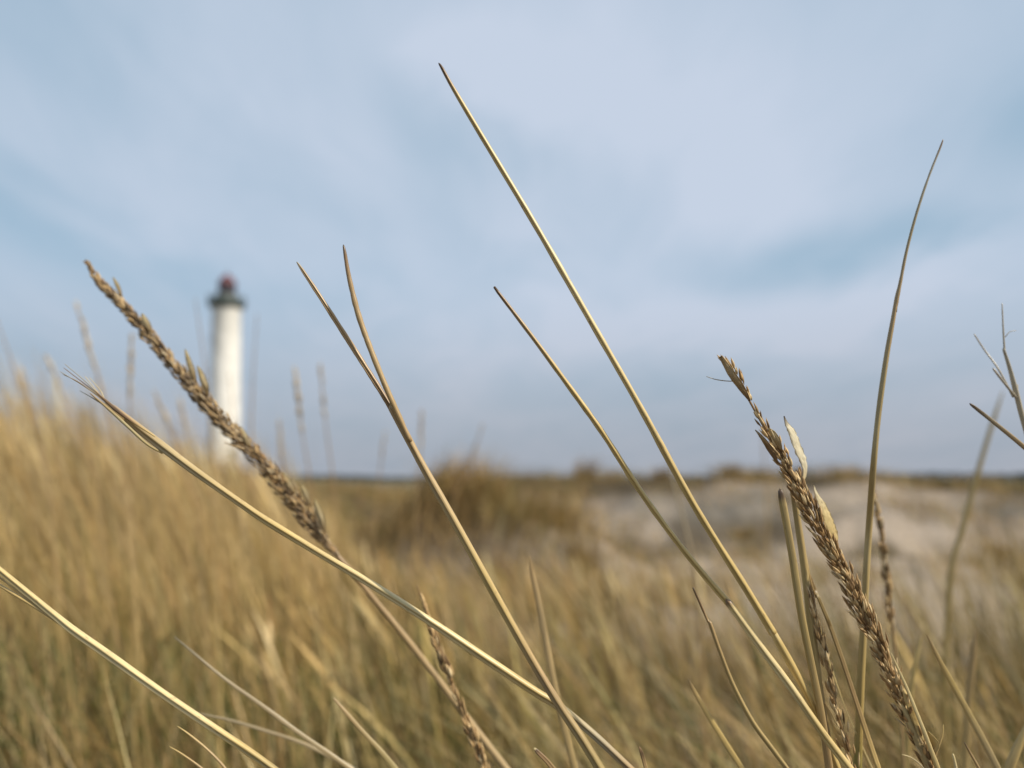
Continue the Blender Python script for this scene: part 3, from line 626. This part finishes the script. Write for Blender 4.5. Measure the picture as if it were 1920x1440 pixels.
# I: two cut stems beside the seed head
stem([(1463, 921, .298, 9), (1468, 945, .298, 15), (1485, 1040, .298, 16), (1502, 1150, .298, 16), (1522, 1250, .299, 16.5), (1540, 1340, .300, 17), (1556, 1450, .302, 18)], 'broken stem with a blackened blunt top, left of the sharp brown seed head', group=GS, stops=[(0, DRK), (0.010, DRK), (0.024, (0.42, 0.31, 0.13)), (0.3, (0.38, 0.28, 0.11)), (0.6, TAN), (1, OLV)], groove=(0.15, 0.32, 0.3), reach=0.06)
e = base_empty('marram_straw', [(1540, 1340, 0.318, 17), (1548, 1380, 0.318, 17), (1562, 1450, 0.320, 18)], 'grooved stem rising between the blunt broken stem and the brown seed head', 'grass stem', GS, 0.06)
stem([(1478, 862, 0.321, 6), (1482, 885, 0.321, 11), (1493, 960, 0.321, 14), (1505, 1040, 0.320, 16), (1516, 1130, 0.319, 17), (1528, 1230, 0.318, 18), (1540, 1320, 0.318, 18), (1562, 1450, 0.320, 18)], None, parent=e, part='stem', stops=[(0, TAN), (0.1, (0.45, 0.34, 0.15)), (0.4, (0.42, 0.31, 0.13)), (0.6, TAN), (1, OLV)], groove=(-0.55, 0.3, 0.65), n=18, reach=0.06)
stem([(1530, 1120, 0.322, 4), (1520, 1090, 0.321, 4), (1508, 1030, 0.322, 3.5), (1496, 1000, 0.323, 2)][::-1], None, parent=e, part='loose_strand', root=False, groove=None, stops=[(0, STR), (1, TAN)], n=8)
# J, K, N and other thin leaves
stem([(1300, 1103, .290, 4), (1312, 1130, .290, 5.5), (1328, 1166, .290, 6), (1331, 1168, .290, 9), (1350, 1222, .290, 9.5), (1375, 1285, .290, 10), (1410, 1352, .289, 11), (1446, 1402, .288, 11), (1490, 1460, .287, 11)], 'thin dark gold leaf with a broken brown tip, at the bottom right of centre', 'grass leaf', 'thin_leaf', group=GS, stops=[(0, DRK), (0.07, BRN), (0.09, TAN), (0.3, (0.42, 0.3, 0.12)), (1, OLV)], groove=(-0.8, 0.4, 0.4))
stem([(1291, 1275, .350, 4), (1300, 1293, .350, 9), (1330, 1345, .350, 12), (1360, 1393, .350, 13), (1400, 1455, .350, 13)], 'short blurred flat leaf at the bottom, left of the thin dark gold leaf', 'grass leaf', 'flat_leaf', group=GS, stops=[(0, TAN), (0.2, STR), (1, OLV)], groove=None, flat=0.3)
stem([(1511, 1060, .325, 3), (1530, 1110, .325, 7), (1555, 1170, .325, 9), (1580, 1240, .324, 10), (1605, 1315, .323, 11), (1628, 1385, .322, 12), (1650, 1450, .320, 12)], 'dark olive leaf slanting between the two seed heads at the bottom right', 'grass leaf', 'thin_leaf', group=GS, stops=[(0, BRN), (0.1, (0.3, 0.22, 0.09)), (0.4, TAN), (0.6, STR), (1, OLV)], groove=(0.3, 0.4, 0.5))
stem([(1590, 1340, .34, 2), (1570, 1290, .34, 7), (1545, 1215, .34, 8), (1530, 1150, .34, 3)][::-1] + [(1640, 1455, .34, 9)], 'pale blurred leaf behind the small brown seed head', 'grass leaf', 'flat_leaf', group=GS, stops=[(0, STR), (0.4, PALE), (1, OLV)], groove=None, flat=0.3)
stem([(1820, 758, .330, 5), (1832, 767, .330, 8), (1870, 797, .330, 9), (1920, 838, .330, 10), (1990, 900, .330, 11), (2060, 975, .330, 12)], 'short dark leaf tip entering from the right edge against the sky', 'grass leaf', 'thin_leaf', group=GS, stops=[(0, DRK), (0.08, (0.3, 0.24, 0.15)), (0.3, TAN), (1, OLV)], groove=(0.2, 0.3, 0.4))
# P: wispy split stem at right edge
P0 = [(1882, 655, .36, 6), (1893, 690, .36, 8), (1905, 735, .36, 10), (1915, 775, .36, 11), (1930, 830, .36, 12), (1950, 910, .36, 13), (1980, 1030, .36, 14)]
e = base_empty('wispy_straw', P0, 'pale wispy stem splitting into fine hairs at the right edge of the sky', 'grass stem', GS)
stem(P0, None, parent=e, part='stem', groove=(0, 0.4, 0.4), stops=[(0, GREY), (0.3, (0.5, 0.42, 0.28)), (1, TAN)])
for pp in ([(1879, 570, .36, 3), (1881, 615, .36, 4), (1884, 665, .36, 5)], [(1827, 627, .37, 3), (1845, 655, .37, 4), (1872, 692, .365, 4.5), (1900, 745, .361, 5)], [(1863, 692, .355, 5), (1880, 714, .356, 6), (1905, 745, .358, 6)], [(1905, 620, .36, 1.5), (1893, 622, .36, 1.8), (1885, 632, .36, 2.2)], [(1908, 722, .36, 3), (1909, 745, .36, 4), (1912, 772, .36, 4)]):
    stem(pp, None, parent=e, part='wisp', root=False, groove=None, stops=[(0, (0.55, 0.5, 0.42)), (1, GREY)], n=6)
# small pieces along the bottom edge
stem([(333, 1362, .285, 1.5), (352, 1375, .285, 4), (385, 1402, .285, 5.5), (415, 1432, .285, 6), (440, 1465, .285, 6)], 'short curved straw tip under the bright stem in the bottom left', 'grass leaf', 'thin_leaf', group=GS, groove=None, stops=[(0, STR), (0.4, TAN), (1, OLV)])
stem([(318, 1400, .285, 1.5), (340, 1413, .285, 4), (375, 1438, .285, 5.5), (400, 1460, .285, 6)], 'lower of two short straw tips at the bottom left edge', 'grass leaf', 'thin_leaf', group=GS, groove=None, stops=[(0, STR), (0.4, TAN), (1, OLV)])
stem([(1003, 1404, .283, 5), (1008, 1410, .283, 10), (1026, 1428, .283, 12), (1050, 1458, .283, 13)], 'black edged broken tip poking up at the bottom centre', 'grass leaf', 'broken_tip', group=GS, groove=(0.1, 0.5, 0.7), stops=[(0, PALE), (0.02, DRK), (0.1, BRN), (1, OLV)])
stem([(1199, 1402, .30, 4), (1203, 1412, .30, 8), (1211, 1440, .30, 9), (1216, 1465, .30, 9)], 'dark stub of leaf at the bottom, left of the short blurred flat leaf', 'grass leaf', 'broken_tip', group=GS, groove=(0.2, 0.5, 0.6), stops=[(0, BRN), (0.1, DRK), (0.3, TAN), (1, OLV)])
stem([(1808, 1392, .30, 1.5), (1818, 1410, .30, 5), (1838, 1445, .30, 6), (1850, 1470, .30, 6)], 'tiny dark leaf point at the bottom edge right of the large seed head', 'grass leaf', 'thin_leaf', group=GS, groove=None, stops=[(0, DRK), (0.2, TAN), (1, OLV)])
stem([(1787, 1415, .29, 4), (1790, 1428, .29, 6), (1797, 1465, .29, 7)], 'whitish blunt stub at the bottom edge beside the large seed head', 'grass leaf', 'broken_tip', group=GS, groove=None, stops=[(0, PALE), (1, GREY)])
# mid distance single blades, slightly out of focus
stem([(993, 1043, .42, 3), (998, 1075, .42, 11), (1010, 1130, .42, 14), (1025, 1210, .42, 15), (1045, 1310, .42, 15), (1080, 1450, .42, 15)], 'upright soft tan blade right of the forked stem, rising from the bottom', 'grass leaf', 'flat_leaf', group=GS, groove=None, flat=0.35, stops=[(0, TAN), (0.15, (0.5, 0.36, 0.18)), (1, OLV)])
stem([(328, 1195, .40, 3), (360, 1222, .40, 5), (420, 1272, .40, 7), (490, 1322, .40, 9), (560, 1374, .40, 10), (620, 1415, .40, 11), (680, 1458, .40, 11)], 'soft greyish blade sloping parallel above the bright bottom left stem', 'grass leaf', 'flat_leaf', group=GS, groove=None, flat=0.4, stops=[(0, (0.30, 0.24, 0.14)), (0.3, (0.34, 0.26, 0.14)), (1, OLV)])
stem([(372, 1338, .44, 4), (430, 1350, .44, 6), (500, 1371, .44, 8), (570, 1395, .44, 9), (660, 1440, .44, 10), (720, 1475, .44, 10)], 'flatter of two soft grey blades crossing at the bottom left', 'grass leaf', 'flat_leaf', group=GS, groove=None, flat=0.4, stops=[(0, (0.30, 0.24, 0.14)), (0.3, (0.34, 0.26, 0.14)), (1, OLV)])
stem([(626, 1310, .38, 3), (645, 1332, .38, 8), (680, 1372, .38, 10), (715, 1410, .38, 12), (755, 1460, .38, 13)], 'short olive blade left of the small blurred seed head at the bottom', 'grass leaf', 'flat_leaf', group=GS, groove=None, flat=0.4, stops=[(0, TAN), (0.5, (0.32, 0.25, 0.1)), (1, OLV)])
stem([(1738, 1190, .36, 3), (1760, 1235, .36, 9), (1790, 1290, .36, 13), (1820, 1345, .36, 14), (1855, 1410, .36, 14), (1880, 1460, .36, 14)], 'broad pale blade slanting down to the right, in the bottom right corner', 'grass leaf', 'flat_leaf', group=GS, groove=(0.4, 0.5, 0.3), flat=0.4, stops=[(0, TAN), (0.2, STR), (0.5, (0.5, 0.38, 0.19)), (1, OLV)])
stem([(1925, 1358, .38, 6), (1915, 1385, .38, 15), (1900, 1420, .38, 19), (1885, 1465, .38, 20)], 'wide flat blade cut by the right edge in the bottom corner', 'grass leaf', 'flat_leaf', group=GS, groove=None, flat=0.3, stops=[(0, STR), (1, TAN)], reach=0.02)
stem([(1880, 735, .95, 3), (1862, 790, .95, 9), (1835, 880, .95, 11), (1805, 990, .95, 12), (1785, 1060, .95, 13), (1777, 1160, .95, 13), (1772, 1300, .95, 13), (1775, 1455, .95, 13)], 'faint blurred olive blade leaning right over the horizon at the right', 'grass leaf', 'flat_leaf', group=GS, groove=None, flat=0.5, stops=[(0, OLV), (1, OLV)], reach=0.03)
stem([(1830, 1180, .60, 4), (1824, 1230, .60, 14), (1815, 1320, .60, 16), (1808, 1455, .60, 16)], 'blurred upright pale blade in the bottom right grass', 'grass leaf', 'flat_leaf', group=GS, groove=None, flat=0.3, stops=[(0, TAN), (1, STR)], reach=0.02)
stem([(1728, 1195, .55, 4), (1715, 1250, .55, 10), (1705, 1330, .55, 12), (1698, 1455, .55, 12)], 'blurred olive blade directly right of the large seed head near the bottom', 'grass leaf', 'flat_leaf', group=GS, groove=None, flat=0.3, stops=[(0, STR), (1, OLV)], reach=0.02)
stem([(1252, 850, .95, 3), (1262, 900, .95, 5), (1280, 970, .95, 7), (1296, 1040, .95, 8), (1310, 1130, .95, 8), (1318, 1300, .95, 9), (1325, 1455, .95, 9)], 'faint blurred stalk over the sand between the two longest leaves', 'grass leaf', 'flat_leaf', group=GS, groove=None, flat=0.6, stops=[(0, GREY), (0.4, TAN), (1, TAN)], reach=0.03)

# ------------------------------------------------------------------ seed heads
def grain_shape(nr=7, ns=6):
    """unit spikelet along +x: pointed, slightly flattened and keeled"""
    xs = np.linspace(0, 1, nr); w = np.array([0.22, 0.72, 1.0, 0.95, 0.72, 0.4, 0.04]); th = np.linspace(0, 2 * np.pi, ns, endpoint=False)
    V = np.array([[x, ww * math.cos(t), ww * math.sin(t) * 0.75 + 0.10 * math.sin(x * 3)] for x, ww in zip(xs, w) for t in th])
    F = [[i * ns + k, i * ns + (k + 1) % ns, (i + 1) * ns + (k + 1) % ns, (i + 1) * ns + k] for i in range(nr - 1) for k in range(ns)]
    F.append([k for k in range(ns)][::-1]); F.append([(nr - 1) * ns + k for k in range(ns)])
    return V, F
GV, GF = grain_shape()
def seed_head(name, P, parent, per_px, glen, gwid, palette, seed, ang=(0.10, 0.34), origin=None, sparse=None, jit=0.45):
    """P rows (u, v, distance, full width px) from tip down; spikelets sit around the axis pointing to the tip"""
    rs = np.random.RandomState(seed); S_ = spline(P, 3.0)
    dd = S_[:, 2]; S_[:, 2] = np.where((dd > 0.325) & (dd < 0.9), 1 / (1 / 0.3 - 0.85 * (1 / 0.3 - 1 / dd)), dd)
    pts = np.array([at(u, v, d) for u, v, d, w in S_]); T, side, out = frames(pts); T = -T     # T towards the tip
    seg = np.concatenate([[0], np.cumsum(np.hypot(np.diff(S_[:, 0]), np.diff(S_[:, 1])))])
    N_ = int(seg[-1] * per_px); V = []; F = []; C = []; G = []
    s = 0.0; branch = 0.0
    for q in range(N_):
        L = rs.uniform(0, 1) * seg[-1]
        if sparse is not None and rs.rand() > np.interp(L / seg[-1], sparse[0], sparse[1]): continue
        L = min(max(L, 3), seg[-1]); i = int(np.searchsorted(seg, L)); i = min(i, len(pts) - 1)
        px = S_[i, 2] / FPX; half = S_[i, 3] * px * 0.54
        # whorls of short branches: snap the angle to a few directions that drift along the axis
        kb = math.floor(L / 17.0); a = (kb * 2.4 + rs.choice([0, 2.1, 4.2]) + rs.normal(0, jit))
        gl = glen * px * rs.uniform(0.75, 1.2); gw = gwid * px * 0.5 * rs.uniform(0.8, 1.2)
        radial = math.cos(a) * out[i] + math.sin(a) * side[i]
        rr = half * rs.uniform(0.10, 0.75)
        th = rs.uniform(*ang) * (0.5 + rr / max(half, 1e-6))
        d = T[i] * math.cos(th) + radial * math.sin(th)
        b = np.cross(d, radial); b /= np.linalg.norm(b); c = np.cross(b, d)
        o0 = pts[i] + radial * rr - d * gl * 0.35
        pieces = [(1.0, 1.0, 0.0)]
        if rs.rand() < 0.6: pieces.append((rs.uniform(0.7, 0.95), 0.75, rs.choice([-1, 1]) * rs.uniform(0.12, 0.3)))
        base = np.array(palette[rs.choice(len(palette))]) * rs.uniform(0.75, 1.25)
        for ls, ws, tw in pieces:
            dd = d * math.cos(tw) + b * math.sin(tw); bb = b * math.cos(tw) - d * math.sin(tw)
            v = o0 + GV[:, :1] * gl * ls * dd + GV[:, 1:2] * gw * ws * bb + GV[:, 2:3] * gw * ws * c
            o_ = sum(len(x) for x in V); V.append(v); F += [[o_ + k for k in f] for f in GF]
            cc = np.repeat(base[None, :], len(GV), 0) * (0.82 + 0.45 * GV[:, :1]); C.append(cc)
            G.append(np.column_stack([GV[:, 1] + q * 0.37, GV[:, 0] * 0.02 + q * 0.11, GV[:, 2]]))
    return mesh_obj(name, np.concatenate(V), F, SEED, parent, origin=origin, col=np.concatenate(C), uv=np.concatenate(G))
def husk(P, parent, stops, seed, fold=0.32, part='husk', bend=0.0, turn=0.3):
    """boat shaped papery bract: P rows (u, v, distance, full width px) tip to base, closed thin shell"""
    S_ = spline(P, 4.0); dd = S_[:, 2]; S_[:, 2] = np.where((dd > 0.325) & (dd < 0.9), 1 / (1 / 0.3 - 0.85 * (1 / 0.3 - 1 / dd)), dd)
    pts = np.array([at(u, v, d) for u, v, d, w in S_]); T, side, out = frames(pts); m = len(pts)
    half = S_[:, 3] * S_[:, 2] / FPX * 0.5; K = 7; ws = np.linspace(-1, 1, K); V = []
    s2 = side * math.cos(turn) + out * math.sin(turn); o2 = out * math.cos(turn) - side * math.sin(turn)
    rs = np.random.RandomState(seed); ripple = rs.normal(0, 0.09, (m, K)); th = 0.00012
    for sgn in (1, -1):
        for i in range(m):
            for k, w in enumerate(ws):
                V.append(pts[i] + s2[i] * half[i] * w + o2[i] * (half[i] * (fold * (1 - abs(w) ** 1.6) - fold * 0.5 + ripple[i, k]) + sgn * th))
    F = []; nn = m * K
    for i in range(m - 1):
        for k in range(K - 1):
            q = [i * K + k, i * K + k + 1, (i + 1) * K + k + 1, (i + 1) * K + k]; F.append(q); F.append([nn + x for x in q[::-1]])
        for k in (0, K - 1): F.append([i * K + k, (i + 1) * K + k, nn + (i + 1) * K + k, nn + i * K + k])
    for i in (0, m - 1):
        for k in range(K - 1): F.append([i * K + k, i * K + k + 1, nn + i * K + k + 1, nn + i * K + k])
    L = np.linspace(0, 1, m); A = np.tile(np.repeat(L, K), 2)
    g = np.column_stack([np.tile(np.tile(ws, m), 2) * 2 + seed, A * 0.05, np.zeros(2 * nn)])
    return mesh_obj(part, np.array(V), F, HUSK, parent, col=grad(stops, 2 * nn, A), uv=g)
BR = [(0.42, 0.275, 0.125), (0.31, 0.19, 0.08), (0.52, 0.36, 0.175), (0.19, 0.115, 0.05), (0.64, 0.49, 0.27)]
BF = [(0.46, 0.36, 0.22), (0.40, 0.30, 0.17), (0.52, 0.42, 0.28)]
BD = [(0.27, 0.19, 0.105), (0.20, 0.135, 0.07), (0.36, 0.265, 0.155), (0.14, 0.092, 0.05), (0.46, 0.36, 0.22)]
GH = 'seed heads of the dune grass'
# H: the sharp seed head on the right
HP = [(1354, 668, 0.310, 10), (1380, 704, 0.310, 26), (1400, 742, 0.310, 24), (1420, 778, 0.310, 24), (1445, 822, 0.310, 30), (1470, 862, 0.310, 38), (1492, 905, 0.310, 42), (1515, 950, 0.310, 46), (1540, 1000, 0.310, 46), (1562, 1040, 0.310, 44), (1590, 1085, 0.310, 46), (1615, 1145, 0.310, 46), (1640, 1190, 0.310, 44), (1662, 1240, 0.310, 44), (1685, 1300, 0.310, 44), (1708, 1355, 0.310, 40), (1735, 1415, 0.310, 36), (1760, 1480, 0.310, 34)]
rach = [(p[0], p[1], p[2], 4 + 5 * i / len(HP)) for i, p in enumerate(HP)] + [(1790, 1560, 0.310, 12)]
e = base_empty('seed_head_stem', rach, 'large sharp brown seed head leaning left with papery husks on its right', 'seed head', GH)
stem(rach, None, parent=e, part='stalk', stops=[(0, BRN), (0.4, TAN), (0.6, PALE), (1, OLV)], groove=None, n=8)
seed_head('spikelets', HP, e, 0.95, 25, 6.0, BR, 3, jit=0.7, ang=(0.12, 0.42), sparse=([0, 0.02, 0.06, 0.12, 0.22, 0.30, 0.9, 1], [0.4, 0.45, 0.25, 0.22, 0.4, 1, 1, 0.8]))
husk([(1351, 668, 0.308, 6), (1358, 680, .308, 9), (1372, 702, .308, 14), (1388, 724, .308, 13), (1400, 742, 0.308, 8), (1406, 752, 0.309, 3)], e, [(0, TAN), (0.3, (0.52, 0.40, 0.23)), (0.7, TAN), (1, BRN)], 1)
husk([(1470, 780, 0.312, 1.5), (1476, 796, 0.312, 9), (1486, 812, 0.312, 17), (1496, 840, 0.312, 19), (1507, 865, 0.312, 16), (1509, 888, 0.312, 9), (1502, 912, 0.311, 3)], e, [(0, DRK), (0.1, GREY), (0.16, WHT), (0.7, WHT), (1, STR)], 2, turn=-0.75, fold=0.15)
husk([(1526, 910, 0.311, 1.5), (1530, 924, 0.311, 7), (1543, 950, 0.311, 17), (1555, 980, 0.311, 22), (1563, 1003, 0.311, 20), (1566, 1025, 0.310, 9), (1566, 1034, 0.310, 3)], e, [(0, WHT), (0.4, PALE), (1, STR)], 3, turn=-0.7, fold=0.15)
husk([(1416, 806, 0.309, 1.5), (1424, 815, 0.309, 5), (1434, 828, 0.309, 9), (1446, 846, 0.309, 11), (1458, 868, 0.309, 4)], e, [(0, GREY), (0.3, TAN), (0.5, BRN), (1, BRN)], 4)
husk([(1441, 803, 0.308, 3), (1448, 812, 0.308, 11), (1458, 828, 0.308, 12), (1466, 846, 0.309, 3)], e, [(0, PALE), (0.5, (0.5, 0.38, 0.2)), (1, TAN)], 5)
husk([(1740, 1372, 0.309, 3), (1747, 1385, 0.309, 12), (1754, 1398, 0.309, 14), (1752, 1412, 0.309, 5)], e, [(0, STR), (1, (0.5, 0.4, 0.2))], 6)
husk([(1690, 1285, 0.307, 3), (1702, 1310, 0.307, 14), (1716, 1345, 0.307, 15), (1725, 1372, 0.307, 9), (1732, 1390, 0.308, 3)], e, [(0, PALE), (0.5, STR), (1, PALE)], 7, turn=-0.5)
husk([(1690, 1320, 0.308, 4), (1705, 1350, 0.308, 12), (1722, 1390, 0.308, 15), (1742, 1440, 0.308, 14), (1765, 1500, 0.308, 12)], e, [(0, PALE), (0.4, (0.48, 0.37, 0.18)), (1, TAN)], 8, turn=-0.3)
stem([(1671, 1225, 0.305, 2), (1683, 1252, 0.305, 5), (1700, 1290, 0.305, 7), (1714, 1325, 0.305, 8), (1730, 1365, 0.305, 9), (1745, 1405, 0.306, 10), (1770, 1470, 0.307, 11)], None, parent=e, part='pale_branch', root=False, groove=(0.2, 0.3, 0.3), stops=[(0, PALE), (0.6, PALE), (1, STR)])
stem([(1325, 706, 0.310, 1.6), (1340, 711, 0.310, 2.2), (1358, 714, 0.310, 2.5), (1376, 715, 0.310, 2.5)], None, parent=e, part='awn', root=False, groove=None, stops=[(0, GREY), (1, GREY)], n=6)
stem([(1769, 1360, 0.309, 2), (1767, 1378, 0.309, 4), (1760, 1400, 0.309, 5), (1752, 1422, 0.309, 5)], None, parent=e, part='awn', root=False, groove=None, stops=[(0, STR), (1, TAN)], n=6)
stem([(1692, 1415, 0.306, 2), (1708, 1420, 0.306, 2.5), (1724, 1432, 0.306, 3), (1740, 1450, 0.307, 3)], None, parent=e, part='awn', root=False, groove=None, stops=[(0, PALE), (1, GREY)], n=6)
# E: the soft seed head in front of the lighthouse
EP = [(164, 492, 0.445, 8), (172, 505, 0.445, 9), (185, 527, 0.445, 18), (205, 548, 0.445, 20), (225, 568, 0.445, 24), (250, 596, 0.445, 28), (275, 625, 0.445, 32), (300, 655, 0.445, 30), (330, 690, 0.445, 32), (360, 725, 0.445, 36), (390, 762, 0.445, 38), (420, 793, 0.445, 38), (450, 824, 0.445, 38), (480, 855, 0.447, 40), (510, 888, 0.449, 42), (540, 925, 0.451, 48), (565, 955, 0.453, 48), (590, 990, 0.455, 38), (612, 1018, 0.457, 20), (630, 1038, 0.457, 14)]
ER = [(164, 492, 0.445, 3), (250, 596, 0.445, 5), (390, 762, 0.445, 7), (540, 925, 0.451, 8), (612, 1018, 0.457, 11), (650, 1062, 0.459, 13), (700, 1122, 0.463, 13), (760, 1195, 0.465, 14), (830, 1285, 0.467, 15), (890, 1365, 0.469, 16), (960, 1455, 0.471, 16)]
e = base_empty('seed_head_stem', ER, 'long brown seed head leaning left across the front of the lighthouse', 'seed head', GH)
stem(ER, None, parent=e, part='stalk', stops=[(0, BRN), (0.3, BRN), (0.42, TAN), (0.6, (0.48, 0.35, 0.18)), (1, OLV)], groove=None)
seed_head('spikelets', EP, e, 2.7, 17, 3.8, BD + BR[:3], 9, ang=(0.08, 0.40), jit=1.3, sparse=([0, 0.03, 0.06, 0.12, 1], [0.6, 0.25, 0.7, 1, 1]))
for k, hp in enumerate([[(347, 655, 0.441, 2), (352, 672, 0.441, 9), (360, 696, 0.441, 12), (368, 722, 0.443, 4)], [(370, 686, 0.441, 2), (376, 700, 0.441, 10), (384, 722, 0.441, 13), (390, 742, 0.443, 4)], [(212, 520, 0.444, 2), (220, 536, 0.444, 8), (228, 556, 0.444, 4)], [(590, 935, 0.449, 2), (596, 955, 0.449, 12), (604, 980, 0.449, 12), (610, 1000, 0.451, 4)], [(266, 588, 0.441, 3), (274, 606, 0.441, 14), (284, 622, 0.441, 5)], [(530, 885, 0.447, 3), (540, 905, 0.447, 13), (552, 925, 0.447, 5)], [(564, 908, 0.448, 3), (572, 925, 0.448, 12), (582, 948, 0.449, 4)], [(450, 800, 0.443, 3), (458, 818, 0.443, 12), (468, 838, 0.443, 4)]]):
    husk(hp, e, [(0, PALE), (0.5, (0.55, 0.44, 0.25)), (1, TAN)], 20 + k)
stem([(422, 830, .40, 2), (438, 836, .40, 4), (458, 842, .40, 5)], None, parent=e, part='awn', root=False, groove=None, stops=[(0, TAN), (1, TAN)], n=6)
# L, M, Q: smaller heads
def small_head(HP_, RP_, label, seed, per, gl, gw, pal=BR, reach=0.06):
    e = base_empty('seed_head_stem', RP_, label, 'seed head', GH, reach)
    stem(RP_, None, parent=e, part='stalk', stops=[(0, BRN), (0.5, TAN), (1, OLV)], groove=None, n=8, reach=reach)
    seed_head('spikelets', HP_, e, per, gl, gw, pal, seed, ang=(0.06, 0.22)); return e
e = small_head([(1519, 1108, .315, 6), (1527, 1150, .315, 14), (1540, 1205, .315, 20), (1552, 1255, .315, 24), (1564, 1310, .315, 24), (1574, 1350, .315, 28), (1588, 1400, .314, 34), (1602, 1455, .313, 36)],
           [(1519, 1108, .315, 3), (1552, 1255, .315, 5), (1574, 1350, .315, 7), (1602, 1455, .313, 9)], 'small brown seed head rising at the bottom behind the two cut stems', 31, 0.30, 26, 6)
for k, hp in enumerate([[(1546, 1318, .312, 2), (1556, 1340, .312, 9), (1568, 1370, .312, 11), (1580, 1400, .313, 4)], [(1558, 1350, .311, 2), (1566, 1364, .311, 8), (1576, 1378, .312, 4)]]):
    husk(hp, e, [(0, TAN), (0.6, PALE), (1, TAN)], 50 + k)
small_head([(1636, 925, .52, 3.2), (1645, 955, .52, 9.6), (1652, 1000, .52, 11.2), (1658, 1045, .52, 13.6), (1664, 1090, .52, 14.4), (1668, 1140, .52, 14.4), (1672, 1170, .52, 6.4)],
           [(1636, 850, .52, 1.6), (1640, 925, .52, 3.2), (1652, 1000, .52, 4.0), (1664, 1090, .52, 4.8), (1674, 1180, .52, 6.4), (1684, 1280, .52, 7.2), (1696, 1455, .52, 7.2)], 'slim blurred seed head just right of the tall thin stem', 37, 0.28, 24, 7)
small_head([(792, 1120, .41, 4), (800, 1150, .41, 10), (812, 1190, .41, 13), (828, 1230, .41, 20), (845, 1275, .41, 23), (862, 1320, .41, 24), (880, 1365, .41, 25), (898, 1410, .41, 26), (912, 1455, .41, 24)],
           [(782, 1098, .41, 2), (800, 1150, .41, 4), (845, 1275, .41, 6), (912, 1455, .41, 8), (930, 1500, .41, 9)], 'blurred brown seed head at the bottom below the long diagonal stem', 41, 0.32, 24, 7)

# ------------------------------------------------------------------ blurred stalks standing against the sky behind
def far_stalk(tip, mid, base, d, headpx, wpx, label, pal=None):
    RP = [(tip[0], tip[1], d, 2), (mid[0], mid[1], d, 3.2), (base[0], base[1], d, 4)]
    pts, rad = lift(RP, 12.0)
    T = pts[-1] - pts[-3]; T /= np.linalg.norm(T); p0 = pts[-1]; g = hz(p0[0], p0[1])
    dr = max(p0[2] - g + 0.02, 0.02); q = np.array([p0 + (T * np.array([1, 1, 0]) * 0.4 * dr * k + np.array([0, 0, -dr * k])) for k in (0.33, 0.66, 1.0)])
    pts = np.vstack([pts, q]); rad = np.concatenate([rad, [rad[-1]] * 3])
    e = empty('seed_stalk', tuple(pts[-1])); tag(e, label, 'grass stalk', 'blurred stalks above the grass')
    SEEDN[0] += 1
    tube('stalk', pts, rad, STRAW, e, [(0, BRN), (0.3, TAN), (1, STR)], None, 6, seed=SEEDN[0])
    if headpx:
        v = np.array(mid) - np.array(tip); Lm = np.hypot(*v); w = np.array(tip)[None] + v[None] * (headpx / Lm) * np.linspace(0, 1, 5)[:, None]
        HPp = [(w[k][0], w[k][1], d, wpx * 0.7 * f) for k, f in enumerate((0.4, 0.9, 1.0, 0.9, 0.4))]
        seed_head('spikelets', HPp, e, 0.35, 0.013 * FPX / d, 0.0032 * FPX / d, pal or BF, 100 + SEEDN[0], ang=(0.04, 0.18))
far_stalk((143, 570), (182, 700), (230, 880), 1.15, 130, 15, 'blurred stalk highest of those left of the lighthouse, leaning left')
far_stalk((247, 630), (243, 745), (250, 890), 1.25, 115, 15, 'blurred upright seed stalk between the lighthouse and the leaning left stalk')
far_stalk((85, 665), (125, 755), (180, 900), 1.35, 90, 17, 'blurred stalk above the frayed stem tip at the far left')
far_stalk((-10, 590), (30, 700), (85, 860), 1.2, 0, 0, 'blurred thin stalk at the left edge reaching highest there')
far_stalk((366, 560), (384, 690), (400, 870), 1.3, 0, 0, 'blurred thin stalk overlapping the left side of the lighthouse tower')
far_stalk((552, 690), (565, 800), (585, 920), 1.2, 120, 15, 'strongest blurred seed stalk right of the lighthouse against the sky')
far_stalk((600, 685), (610, 790), (628, 920), 1.35, 100, 12, 'blurred seed stalk standing right beside the strongest one, nearer the forked stem')
far_stalk((524, 790), (528, 850), (535, 930), 1.5, 80, 14, 'short blurred stalk right of the lighthouse base')
far_stalk((482, 590), (474, 720), (470, 880), 1.4, 0, 0, 'faint blurred thin stalk close along the right side of the lighthouse')
far_stalk((791, 768), (789, 835), (782, 920), 1.6, 72, 13, 'blurred upright seed head behind the forked stem against the sky')
far_stalk((905, 795), (888, 850), (855, 925), 2.2, 60, 9, 'blurred stalk leaning right above the brown hummock')
far_stalk((722, 810), (714, 870), (704, 950), 1.8, 50, 10, 'faint blurred stalk left of the forked stem above the far horizon')
far_stalk((290, 735), (325, 815), (360, 920), 1.3, 70, 15, 'blurred brown stalk left of the lighthouse just above the long seed head')
far_stalk((338, 750), (352, 820), (372, 920), 1.45, 60, 14, 'blurred tan stalk between the brown stalk and the lighthouse foot')
far_stalk((40, 690), (60, 780), (90, 900), 1.5, 70, 14, 'blurred stalk near the left edge above the dense straw')
far_stalk((180, 690), (205, 790), (235, 900), 1.5, 60, 14, 'blurred stalk directly above the middle of the frayed stem')
far_stalk((1430, 800), (1432, 850), (1436, 905), 3.2, 0, 0, 'faint short stalk on the crest left of the sharp brown seed head')
far_stalk((430, 700), (438, 790), (448, 900), 1.7, 0, 0, 'faint thin stalk crossing the lower part of the white tower')
